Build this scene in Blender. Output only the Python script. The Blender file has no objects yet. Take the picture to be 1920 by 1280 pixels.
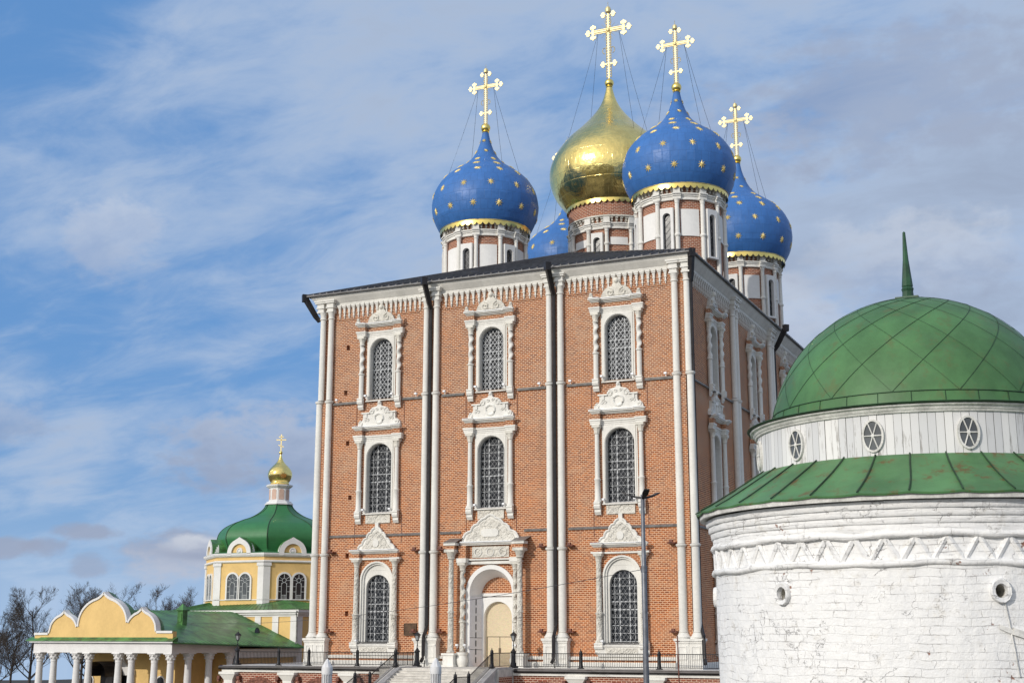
import bpy, bmesh, math, random
from math import sin, cos, pi, radians, atan2, sqrt, hypot
from mathutils import Vector, Matrix
random.seed(7)
S = bpy.context.scene
COL = S.collection

# ------------------------------------------------------------------ camera
cam_d = bpy.data.cameras.new('camera'); cam = bpy.data.objects.new('camera', cam_d); COL.objects.link(cam)
cam_d.sensor_width = 36.0; cam_d.lens = 2489.25 / 1920 * 36.0
cam_d.clip_start = 0.5; cam_d.clip_end = 6000
cam.location = (24.728, -84.723, 2.194)
cam.rotation_euler = (radians(90 + 12.417), 0, radians(24.256))
S.camera = cam

# ------------------------------------------------------------------ light and sky
SUN_AZ, SUN_EL = 21.0, 22.0                     # degrees left of the facade's normal, above the horizon
to_sun = Vector((-sin(radians(SUN_AZ)) * cos(radians(SUN_EL)), -cos(radians(SUN_AZ)) * cos(radians(SUN_EL)), sin(radians(SUN_EL))))
sun_d = bpy.data.lights.new('sun', 'SUN'); sun_d.energy = 2.4; sun_d.angle = radians(0.5); sun_d.color = (1.0, 0.94, 0.85)
sun = bpy.data.objects.new('sun', sun_d); COL.objects.link(sun)
sun.rotation_euler = to_sun.to_track_quat('Z', 'Y').to_euler()
S.view_settings.view_transform = 'Standard'; S.view_settings.look = 'None'
S.view_settings.exposure = 0.0; S.view_settings.gamma = 1.0

W = bpy.data.worlds.new('World'); S.world = W; W.use_nodes = True
def build_world():
    nt = W.node_tree; N = nt.nodes; L = nt.links
    for n in list(N): N.remove(n)
    def nd(t, **k):
        n = N.new(t)
        for a, b in k.items(): setattr(n, a, b)
        return n
    def mth(op, a, b=None, c=None, clamp=False):
        n = nd('ShaderNodeMath', operation=op, use_clamp=clamp)
        for i, v in enumerate((a, b, c)):
            if v is None: continue
            if isinstance(v, (int, float)): n.inputs[i].default_value = v
            else: L.new(v, n.inputs[i])
        return n.outputs[0]
    def mixc(f, a, b):
        n = nd('ShaderNodeMix', data_type='RGBA')
        if isinstance(f, (int, float)): n.inputs[0].default_value = f
        else: L.new(f, n.inputs[0])
        for i, v in ((6, a), (7, b)):
            if isinstance(v, tuple): n.inputs[i].default_value = (*v, 1)
            else: L.new(v, n.inputs[i])
        return n.outputs[2]
    def ramp(v, lo, hi):
        n = nd('ShaderNodeMapRange', interpolation_type='SMOOTHSTEP')
        L.new(v, n.inputs[0]); n.inputs[1].default_value = lo; n.inputs[2].default_value = hi
        return n.outputs[0]
    tc = nd('ShaderNodeTexCoord')
    sep = nd('ShaderNodeSeparateXYZ'); L.new(tc.outputs['Generated'], sep.inputs[0])
    x, y, z = sep.outputs
    zc = mth('MAXIMUM', z, 0.035)
    cmb = nd('ShaderNodeCombineXYZ'); L.new(x, cmb.inputs[0]); L.new(y, cmb.inputs[1]); L.new(zc, cmb.inputs[2])
    sky = nd('ShaderNodeTexSky'); sky.sky_type = 'NISHITA'; sky.sun_disc = False
    sky.sun_elevation = radians(SUN_EL); sky.sun_rotation = radians(180 + SUN_AZ)
    sky.air_density = 1.0; sky.dust_density = 0.6; sky.ozone_density = 1.6; sky.altitude = 100
    L.new(cmb.outputs[0], sky.inputs[0])
    hs = nd('ShaderNodeHueSaturation'); hs.inputs['Hue'].default_value = 0.5; hs.inputs['Saturation'].default_value = SKY_SAT; hs.inputs['Value'].default_value = SKY_VAL
    L.new(sky.outputs[0], hs.inputs['Color'])
    blue = mixc(SKY_TINT, hs.outputs[0], SKY_BLUE)
    # high thin cloud: noise over the sky dome, flattened towards the horizon
    zz = mth('ADD', zc, 0.28)
    px = mth('DIVIDE', x, zz); py = mth('DIVIDE', y, zz)
    c2 = nd('ShaderNodeCombineXYZ'); L.new(px, c2.inputs[0]); L.new(py, c2.inputs[1])
    def noise(vec, scale, detail, rough, dist, off=(0, 0, 0), sc=(1, 1, 1), rot=0):
        mp = nd('ShaderNodeMapping'); mp.inputs['Location'].default_value = off; mp.inputs['Scale'].default_value = sc
        mp.inputs['Rotation'].default_value = (0, 0, radians(rot))
        L.new(vec, mp.inputs[0])
        n = nd('ShaderNodeTexNoise'); n.inputs['Scale'].default_value = scale; n.inputs['Detail'].default_value = detail
        n.inputs['Roughness'].default_value = rough; n.inputs['Distortion'].default_value = dist
        L.new(mp.outputs[0], n.inputs['Vector']); return n.outputs[0]
    n1 = noise(c2.outputs[0], 1.5, 7, 0.53, 0.25, (3.1, 1.7, 0), (1.0, 1.6, 1), 20)
    n2 = noise(c2.outputs[0], 5.5, 8, 0.62, 0.5, (7.3, 2.2, 0), (1.0, 1.7, 1), 20)
    # more cloud towards the right of the view (azimuth), as one bank
    azr = mth('ADD', mth('MULTIPLY', x, 0.9), mth('MULTIPLY', y, 0.42))       # grows to the right
    bank = ramp(azr, -0.40, 0.45)
    f1 = mth('ADD', n1, mth('MULTIPLY', bank, 0.25))
    f1 = mth('ADD', f1, mth('MULTIPLY', mth('SUBTRACT', n2, 0.5), 0.50))
    f1 = mth('ADD', f1, mth('MULTIPLY', ramp(y, 0.25, -0.35), 0.16))
    veil = mth('MULTIPLY', ramp(f1, 0.40, 0.76), 0.95)
    thick = ramp(f1, 0.60, 0.95)
    ccol = mixc(thick, VEIL_COL, BANK_COL)
    base = mixc(veil, blue, ccol)
    # thin cloud is brighter on the sun's side of the sky
    dp = nd('ShaderNodeVectorMath', operation='DOT_PRODUCT'); L.new(tc.outputs['Generated'], dp.inputs[0]); dp.inputs[1].default_value = tuple(to_sun)
    gl = mth('POWER', mth('MAXIMUM', dp.outputs['Value'], 0.0), 1.9)
    base = mixc(mth('MULTIPLY', gl, 0.88), base, (13.0, 12.6, 12.0))
    # pale horizon air
    hz = mth('SUBTRACT', 1.0, ramp(z, 0.0, 0.13))
    base = mixc(mth('MULTIPLY', hz, 0.55), base, HAZE_COL)
    # low cumulus and grey puffs, each with its own bearing (degrees right of +y) and height (degrees)
    az = mth('MULTIPLY', mth('ARCTAN2', x, y), 57.2958); el = mth('MULTIPLY', mth('ARCSINE', z), 57.2958)
    c3 = nd('ShaderNodeCombineXYZ'); L.new(az, c3.inputs[0]); L.new(mth('MULTIPLY', el, 1.7), c3.inputs[1])
    pn = noise(c3.outputs[0], 0.55, 8, 0.60, 0.15, (3.3, 1.1, 0))
    pn2 = noise(c3.outputs[0], 0.16, 6, 0.55, 0.2, (9.3, 4.1, 0))
    for a0, e0, ra, re, amt, topc, botc in PUFFS:
        u = mth('DIVIDE', mth('SUBTRACT', az, a0), ra); v = mth('DIVIDE', mth('SUBTRACT', el, e0), re)
        d = mth('ADD', mth('ADD', mth('MULTIPLY', u, u), mth('MULTIPLY', v, v)), mth('MULTIPLY', mth('SUBTRACT', pn, 0.5), 3.4))
        d = mth('ADD', d, mth('MULTIPLY', mth('SUBTRACT', pn2, 0.5), 1.5))
        mk = mth('MULTIPLY', mth('SUBTRACT', 1.0, ramp(d, 0.1, 1.35)), amt)
        sh = ramp(mth('ADD', v, mth('MULTIPLY', mth('SUBTRACT', pn, 0.5), 2.2)), -0.7, 0.7)
        base = mixc(mk, base, mixc(sh, botc, topc))
    bg = nd('ShaderNodeBackground'); bg.inputs['Strength'].default_value = 0.10
    L.new(base, bg.inputs['Color'])
    out = nd('ShaderNodeOutputWorld'); L.new(bg.outputs[0], out.inputs[0])
SKY_SAT, SKY_VAL = 1.0, 1.0; SKY_TINT = 0.75; SKY_BLUE = (1.25, 3.2, 6.9)
VEIL_COL = (4.45, 5.5, 7.25); BANK_COL = (3.5, 4.2, 5.55); HAZE_COL = (4.4, 6.0, 8.2)
GREY = (3.3, 3.8, 5.1); WHITE = (6.4, 6.8, 7.6); MID = (4.7, 5.2, 6.4)
PUFFS = [(-41.7, 4.1, 1.7, .40, .8, GREY, GREY), (-43.5, 3.4, .9, .45, .75, GREY, GREY), (-45.0, 3.4, 1.4, .5, .8, GREY, GREY), (-41.6, 2.8, .8, .55, .6, GREY, GREY),
         (-38.2, 3.2, 2.9, 1.15, .95, GREY, MID), (-37.6, 3.5, 1.7, .55, .8, WHITE, GREY), (-34.6, 7.6, 4.6, 2.1, .75, MID, GREY), (-41.6, 16.2, 2.2, 2.0, .45, WHITE, MID), (-46, 8.3, 2.6, .9, .45, MID, GREY),
         (-14, 12.5, 5.5, 2.6, .5, WHITE, MID), (-6.5, 15.0, 5.0, 2.2, .45, WHITE, GREY), (-7.0, 22.0, 8, 3.0, .55, GREY, GREY), (-16, 20, 5, 2.5, .4, MID, GREY)]
build_world()

# ------------------------------------------------------------------ materials
def mat(name):
    m = bpy.data.materials.new(name); m.use_nodes = True
    nt = m.node_tree; b = nt.nodes['Principled BSDF']
    return m, nt, b
def lk(nt, a, b): nt.links.new(a, b)
def nnode(nt, t, **k):
    n = nt.nodes.new(t)
    for a, v in k.items():
        if a.startswith('i_'): n.inputs[a[2:].replace('_', ' ')].default_value = v
        else: setattr(n, a, v)
    return n
def nmath(nt, op, a, b=None, clamp=False):
    n = nnode(nt, 'ShaderNodeMath', operation=op, use_clamp=clamp)
    for i, v in enumerate((a, b)):
        if v is None: continue
        if isinstance(v, (int, float)): n.inputs[i].default_value = v
        else: lk(nt, v, n.inputs[i])
    return n.outputs[0]
def nmix(nt, f, a, b, bt='MIX'):
    n = nnode(nt, 'ShaderNodeMix', data_type='RGBA', blend_type=bt)
    if isinstance(f, (int, float)): n.inputs[0].default_value = f
    else: lk(nt, f, n.inputs[0])
    for i, v in ((6, a), (7, b)):
        if isinstance(v, tuple): n.inputs[i].default_value = (*v[:3], 1)
        else: lk(nt, v, n.inputs[i])
    return n.outputs[2]
def nramp(nt, v, lo, hi, a=0.0, b=1.0):
    n = nnode(nt, 'ShaderNodeMapRange', interpolation_type='SMOOTHSTEP'); lk(nt, v, n.inputs[0])
    n.inputs[1].default_value = lo; n.inputs[2].default_value = hi; n.inputs[3].default_value = a; n.inputs[4].default_value = b
    return n.outputs[0]
def nnoise(nt, vec, scale, detail=4, rough=0.55, sc=(1, 1, 1), dist=0.0):
    mp = nnode(nt, 'ShaderNodeMapping'); mp.inputs['Scale'].default_value = sc; lk(nt, vec, mp.inputs[0])
    n = nnode(nt, 'ShaderNodeTexNoise'); n.inputs['Scale'].default_value = scale; n.inputs['Detail'].default_value = detail
    n.inputs['Roughness'].default_value = rough; n.inputs['Distortion'].default_value = dist
    lk(nt, mp.outputs[0], n.inputs['Vector']); return n.outputs[0]
def nbump(nt, b, h, strength=0.3, dist=0.02):
    n = nnode(nt, 'ShaderNodeBump'); n.inputs['Strength'].default_value = strength; n.inputs['Distance'].default_value = dist
    lk(nt, h, n.inputs['Height']); lk(nt, n.outputs[0], b.inputs['Normal']); return n
def ocoord(nt): return nnode(nt, 'ShaderNodeTexCoord').outputs['Object']

def plain(name, col, rough=0.6, metal=0.0, var=0.12, scale=2.0, bump=0.0, bscale=20.0, streak=False, spec=0.5):
    """one real surface colour with weather-worn unevenness"""
    m, nt, b = mat(name); oc = ocoord(nt)
    n = nnoise(nt, oc, scale, 5, 0.6, (1, 1, 0.25) if streak else (1, 1, 1))
    n2 = nnoise(nt, oc, scale * 7, 3, 0.6)
    f = nmath(nt, 'ADD', nmath(nt, 'MULTIPLY', n, 0.7), nmath(nt, 'MULTIPLY', n2, 0.3))
    lo = tuple(c * (1 - var * 1.6) for c in col); hi = tuple(min(1, c * (1 + var)) for c in col)
    lk(nt, nmix(nt, nramp(nt, f, 0.3, 0.7), lo, hi), b.inputs['Base Color'])
    b.inputs['Roughness'].default_value = rough; b.inputs['Metallic'].default_value = metal
    b.inputs['Specular IOR Level'].default_value = spec
    if bump: nbump(nt, b, nnoise(nt, oc, bscale, 4, 0.6), bump, 0.03)
    return m

def brick(name, c1, c2, mortar, cyl=0.0, row=0.115, wid=0.27, pale=0.5, orange=0.32, ms=0.013):
    m, nt, b = mat(name); oc = ocoord(nt)
    sp = nnode(nt, 'ShaderNodeSeparateXYZ'); lk(nt, oc, sp.inputs[0])
    if cyl: u = nmath(nt, 'MULTIPLY', nmath(nt, 'ARCTAN2', sp.outputs[1], sp.outputs[0]), cyl)
    else: u = nmath(nt, 'ADD', sp.outputs[0], sp.outputs[1])
    cb = nnode(nt, 'ShaderNodeCombineXYZ'); lk(nt, u, cb.inputs[0]); lk(nt, sp.outputs[2], cb.inputs[1])
    br = nnode(nt, 'ShaderNodeTexBrick'); lk(nt, cb.outputs[0], br.inputs['Vector'])
    br.inputs['Color1'].default_value = (*c1, 1); br.inputs['Color2'].default_value = (*c2, 1); br.inputs['Mortar'].default_value = (*mortar, 1)
    br.inputs['Scale'].default_value = 1.0; br.inputs['Mortar Size'].default_value = ms; br.inputs['Mortar Smooth'].default_value = 0.2
    br.inputs['Brick Width'].default_value = wid; br.inputs['Row Height'].default_value = row; br.inputs['Bias'].default_value = 0.0
    n1 = nnoise(nt, oc, 0.30, 6, 0.66, (1, 1, 1.8)); n2 = nnoise(nt, oc, 0.42, 7, 0.70, (1, 1, 1.5), 0.4); n5 = nnoise(nt, oc, 0.5, 6, 0.7, (1, 1, 0.22))
    col = nmix(nt, nmath(nt, 'MULTIPLY', nramp(nt, n1, 0.46, 0.68), orange), br.outputs['Color'], (0.52, 0.170, 0.045))
    col = nmix(nt, nmath(nt, 'MULTIPLY', nramp(nt, n2, 0.49, 0.66), pale), col, (0.45, 0.295, 0.20))
    col = nmix(nt, nmath(nt, 'MULTIPLY', nramp(nt, n5, 0.55, 0.72), 0.42), col, (0.13, 0.070, 0.052))
    n3 = nnoise(nt, cb.outputs[0], 9.0, 2, 0.5, (0.5, 1, 1))
    col = nmix(nt, 0.45, col, nmix(nt, nramp(nt, n3, 0.3, 0.7), (0.5, 0.5, 0.52), (1.35, 1.3, 1.25)), 'MULTIPLY')
    # keep joints readable over the stains
    col = nmix(nt, nmath(nt, 'MULTIPLY', br.outputs['Fac'], 0.75), col, mortar)
    hz_ = nramp(nt, sp.outputs[2], 2.0, 24.0); col = nmix(nt, hz_, nmix(nt, 0.5, col, (1.22, 0.96, 0.72), 'MULTIPLY'), col) if not cyl else col
    lk(nt, col, b.inputs['Base Color']); b.inputs['Roughness'].default_value = 0.85; b.inputs['Specular IOR Level'].default_value = 0.2
    inv = nmath(nt, 'SUBTRACT', 1.0, br.outputs['Fac'])
    nbump(nt, b, nmath(nt, 'ADD', inv, nmath(nt, 'MULTIPLY', nnoise(nt, oc, 14, 3), 0.5)), 0.5, 0.015)
    return m

def carved(name, col, scale=5.2):
    """white stone covered with shallow foliage carving: dark only where the relief shades itself"""
    m, nt, b = mat(name); oc = ocoord(nt)
    vo = nnode(nt, 'ShaderNodeTexVoronoi'); vo.feature = 'SMOOTH_F1'; vo.inputs['Scale'].default_value = scale
    ns = nnoise(nt, oc, scale * 0.8, 2, 0.5)
    mp = nnode(nt, 'ShaderNodeVectorMath', operation='ADD'); lk(nt, oc, mp.inputs[0])
    c = nnode(nt, 'ShaderNodeCombineXYZ'); lk(nt, ns, c.inputs[0]); lk(nt, ns, c.inputs[2]); lk(nt, c.outputs[0], mp.inputs[1])
    lk(nt, mp.outputs[0], vo.inputs['Vector'])
    lk(nt, nmix(nt, nramp(nt, nnoise(nt, oc, 1.2, 4), 0.3, 0.7), tuple(x * 0.85 for x in col), col), b.inputs['Base Color'])
    b.inputs['Roughness'].default_value = 0.85
    nbump(nt, b, vo.outputs[0], 1.0, 0.13)
    return m

M = {}
M['brick'] = brick('red_brick', (0.400, 0.146, 0.053), (0.205, 0.070, 0.037), (0.68, 0.50, 0.365), row=0.130, wid=0.31, ms=0.0185)
M['brick_drum'] = brick('drum_brick', (0.36, 0.115, 0.055), (0.22, 0.075, 0.045), (0.56, 0.42, 0.33), cyl=3.4, pale=0.2, orange=0.3, row=0.138, wid=0.34, ms=0.019)
M['brick_terrace'] = brick('terrace_brick', (0.27, 0.085, 0.055), (0.20, 0.065, 0.045), (0.56, 0.47, 0.42), pale=0.6, orange=0.12, row=0.138, wid=0.34, ms=0.021)
M['stone'] = plain('white_stone', (0.75, 0.735, 0.69), 0.8, var=0.10, scale=0.8, bump=0.25, bscale=9, streak=True, spec=0.3)
M['stone_dirty'] = plain('weathered_stone', (0.66, 0.635, 0.57), 0.85, var=0.22, scale=1.5, bump=0.3, bscale=12, spec=0.3)
M['carved'] = carved('carved_stone', (0.72, 0.69, 0.62))
M['plaster'] = plain('white_plaster', (0.78, 0.77, 0.75), 0.85, var=0.05, scale=0.9, spec=0.3)
M['roof_metal'] = plain('dark_roof_metal', (0.115, 0.112, 0.115), 0.5, 0.2, var=0.35, scale=0.8, streak=False)
M['iron'] = plain('black_iron', (0.018, 0.018, 0.021), 0.45, 0.3, var=0.3, scale=6)
M['pipe'] = plain('dark_pipe', (0.030, 0.027, 0.028), 0.45, 0.4, var=0.3, scale=2)
M['flash'] = plain('grey_flashing', (0.23, 0.225, 0.22), 0.5, 0.4, var=0.25, scale=3)
M['grille'] = plain('painted_grille', (0.15, 0.155, 0.165), 0.5, 0.2, var=0.15, scale=5)
M['grille_sunlit'] = plain('sunlit_grille', (0.35, 0.365, 0.385), 0.5, 0.1, var=0.15, scale=5)  # top-floor lattice: strong sunlight put into the colour as a paler grey
M['winframe'] = plain('white_window_bars', (0.52, 0.54, 0.56), 0.5, var=0.1, scale=5)
M['sheet'] = plain('white_door_sheeting', (0.66, 0.66, 0.70), 0.5, var=0.05, scale=2)
M['plaque'] = plain('bronze_plaque', (0.085, 0.048, 0.026), 0.4, 0.5, var=0.3, scale=6)
M['lampw'] = plain('white_lamp_housing', (0.75, 0.76, 0.78), 0.35, var=0.05)
M['rustred'] = plain('rust_red_paint', (0.16, 0.05, 0.03), 0.6, var=0.3, scale=5)
M['lampgrey'] = plain('grey_lamp_post', (0.17, 0.18, 0.205), 0.45, 0.4, var=0.2, scale=3)
M['step'] = plain('pale_stone_steps', (0.60, 0.575, 0.53), 0.85, var=0.15, scale=2.5, bump=0.2, bscale=15)
M['cheek'] = plain('grey_stone_cheek', (0.52, 0.50, 0.48), 0.85, var=0.15, scale=2, bump=0.2, bscale=15)
M['flute'] = plain('white_pillar_stone', (0.70, 0.70, 0.71), 0.8, var=0.08, scale=3)
M['yellow'] = plain('yellow_stucco', (0.74, 0.515, 0.215), 0.85, var=0.07, scale=0.5, spec=0.25)
M['trim'] = plain('white_trim', (0.74, 0.735, 0.73), 0.8, var=0.06, scale=0.8, spec=0.3)
M['pink'] = plain('pink_panel', (0.60, 0.42, 0.34), 0.85, var=0.06)
M['wood_dark'] = plain('bare_bark', (0.062, 0.050, 0.043), 0.9, var=0.3, scale=1)
M['wire'] = plain('thin_cable', (0.05, 0.05, 0.06), 0.6, var=0.1)

def glassmat(name, col, rough=0.12):
    m, nt, b = mat(name); oc = ocoord(nt)
    n = nnoise(nt, oc, 1.3, 3, 0.5)
    lk(nt, nmix(nt, nramp(nt, n, 0.35, 0.65), tuple(c * 0.6 for c in col), col), b.inputs['Base Color'])
    b.inputs['Roughness'].default_value = rough; b.inputs['Specular IOR Level'].default_value = 0.5
    nbump(nt, b, n, 0.08, 0.05); return m
M['pane'] = glassmat('dark_window_glass', (0.028, 0.032, 0.040), 0.15)
M['pane_grey'] = glassmat('pale_window_glass', (0.10, 0.11, 0.12), 0.15)
M['lantern_glass'] = glassmat('lantern_glass', (0.35, 0.37, 0.38), 0.2)

def osb():
    m, nt, b = mat('chipboard'); oc = ocoord(nt)
    vo = nnode(nt, 'ShaderNodeTexVoronoi'); vo.inputs['Scale'].default_value = 12
    mp = nnode(nt, 'ShaderNodeMapping'); mp.inputs['Scale'].default_value = (1, 1, 2.6); lk(nt, oc, mp.inputs[0]); lk(nt, mp.outputs[0], vo.inputs['Vector'])
    c = nmix(nt, 0.35, (0.62, 0.49, 0.28), vo.outputs['Color'], 'OVERLAY')
    hs = nnode(nt, 'ShaderNodeHueSaturation'); hs.inputs['Saturation'].default_value = 0.5; lk(nt, c, hs.inputs['Color'])
    c = nmix(nt, 0.55, hs.outputs[0], (0.64, 0.51, 0.29))
    lk(nt, c, b.inputs['Base Color']); b.inputs['Roughness'].default_value = 0.8; return m
M['osb'] = osb()

def gold(name, rough, bump, panels=False, col=(1.0, 0.77, 0.24)):
    m, nt, b = mat(name); oc = ocoord(nt)
    n = nnoise(nt, oc, 1.6, 4, 0.55)
    lk(nt, nmix(nt, nramp(nt, n, 0.3, 0.7), tuple(c * 0.86 for c in col), col), b.inputs['Base Color'])
    b.inputs['Metallic'].default_value = 1.0; b.inputs['Roughness'].default_value = rough
    h = nnoise(nt, oc, 2.2, 3, 0.5)
    if panels:
        sp = nnode(nt, 'ShaderNodeSeparateXYZ'); lk(nt, oc, sp.inputs[0])
        u = nmath(nt, 'MULTIPLY', nmath(nt, 'ARCTAN2', sp.outputs[1], sp.outputs[0]), 5.0)
        cb = nnode(nt, 'ShaderNodeCombineXYZ'); lk(nt, u, cb.inputs[0]); lk(nt, sp.outputs[2], cb.inputs[1])
        br = nnode(nt, 'ShaderNodeTexBrick'); lk(nt, cb.outputs[0], br.inputs['Vector'])
        br.inputs['Color1'].default_value = (1, 1, 1, 1); br.inputs['Color2'].default_value = (0.4, 0.4, 0.4, 1); br.inputs['Mortar'].default_value = (0, 0, 0, 1)
        br.inputs['Scale'].default_value = 1; br.inputs['Brick Width'].default_value = 0.75; br.inputs['Row Height'].default_value = 0.9
        br.inputs['Mortar Size'].default_value = 0.02; br.inputs['Mortar Smooth'].default_value = 0.6
        h = nmath(nt, 'ADD', nmath(nt, 'MULTIPLY', h, 1.0), nmath(nt, 'MULTIPLY', br.outputs['Color'], 0.25))
    nbump(nt, b, h, bump, 0.10); return m
M['gold_dome'] = gold('gilded_dome', 0.20, 0.40, True, col=(1.0, 0.78, 0.28))
M['gold'] = gold('gilt', 0.28, 0.1)
M['gold_cross'] = gold('gilt_cross', 0.6, 0.1, col=(0.86, 0.73, 0.40))
M['gold_star'] = plain('gilt_star', (0.78, 0.62, 0.24), 0.45, 0.25, var=0.05)

def panelled(name, col, R, w, h, rough, bumps=0.35, var=0.18, rust=None, spec=0.4):
    """painted sheet metal in courses of lapped sheets round a dome"""
    m, nt, b = mat(name); oc = ocoord(nt)
    sp = nnode(nt, 'ShaderNodeSeparateXYZ'); lk(nt, oc, sp.inputs[0])
    u = nmath(nt, 'MULTIPLY', nmath(nt, 'ARCTAN2', sp.outputs[1], sp.outputs[0]), R)
    cb = nnode(nt, 'ShaderNodeCombineXYZ'); lk(nt, u, cb.inputs[0]); lk(nt, sp.outputs[2], cb.inputs[1])
    br = nnode(nt, 'ShaderNodeTexBrick'); lk(nt, cb.outputs[0], br.inputs['Vector'])
    br.inputs['Color1'].default_value = (1, 1, 1, 1); br.inputs['Color2'].default_value = (0.55, 0.55, 0.55, 1); br.inputs['Mortar'].default_value = (0.0, 0.0, 0.0, 1)
    br.inputs['Scale'].default_value = 1; br.inputs['Brick Width'].default_value = w; br.inputs['Row Height'].default_value = h
    br.inputs['Mortar Size'].default_value = 0.02; br.inputs['Mortar Smooth'].default_value = 0.5
    n = nnoise(nt, oc, 1.2, 5, 0.6)
    f = nmath(nt, 'ADD', nmath(nt, 'MULTIPLY', br.outputs['Color'], 0.45), nmath(nt, 'MULTIPLY', n, 0.75))
    c = nmix(nt, nramp(nt, f, 0.2, 1.0), tuple(x * (1 - var * 1.5) for x in col), tuple(min(1, x * (1 + var)) for x in col))
    lk(nt, c, b.inputs['Base Color']); b.inputs['Roughness'].default_value = rough; b.inputs['Specular IOR Level'].default_value = spec
    nbump(nt, b, nmath(nt, 'ADD', nmath(nt, 'MULTIPLY', br.outputs['Color'], 0.3), nnoise(nt, oc, 1.7, 3)), bumps, 0.08)
    return m
M['blue'] = panelled('blue_dome_paint', (0.042, 0.150, 0.420), 4.6, 0.62, 0.85, 0.45, 0.45, 0.13)
M['green_dome'] = panelled('green_dome_paint', (0.035, 0.165, 0.060), 6.0, 0.9, 0.6, 0.5, 0.15, 0.1)
M['green_roof'] = plain('green_roof_paint', (0.062, 0.185, 0.048), 0.42, var=0.42, scale=0.9)

def old_green(name, col, rust):
    m, nt, b = mat(name); oc = ocoord(nt)
    n = nnoise(nt, oc, 1.1, 5, 0.6); n2 = nnoise(nt, oc, 4.5, 6, 0.7); n3 = nnoise(nt, oc, 1.7, 3, 0.5, dist=0.5)
    c = nmix(nt, nramp(nt, n, 0.3, 0.7), tuple(x * 0.72 for x in col), tuple(x * 1.18 for x in col))
    c = nmix(nt, nmath(nt, 'MULTIPLY', nramp(nt, n3, 0.52, 0.7), 0.35), c, (0.075, 0.15, 0.075))
    rf = nmath(nt, 'MULTIPLY', nramp(nt, n2, 0.50, 0.66), nramp(nt, n3, 0.36, 0.58))
    c = nmix(nt, nmath(nt, 'MULTIPLY', rf, rust), c, (0.13, 0.085, 0.03))
    lk(nt, c, b.inputs['Base Color']); b.inputs['Roughness'].default_value = 0.5; b.inputs['Specular IOR Level'].default_value = 0.35
    nbump(nt, b, nmath(nt, 'ADD', nnoise(nt, oc, 1.5, 3), nmath(nt, 'MULTIPLY', n2, 0.25)), 0.3, 0.06); return m
M['tower_dome'] = old_green('old_green_dome', (0.072, 0.178, 0.066), 0.32)
M['tower_skirt'] = old_green('rusty_green_skirt', (0.085, 0.205, 0.082), 1.0)
M['seam'] = plain('dark_green_seam', (0.022, 0.060, 0.024), 0.6, var=0.3, scale=3)

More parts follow.
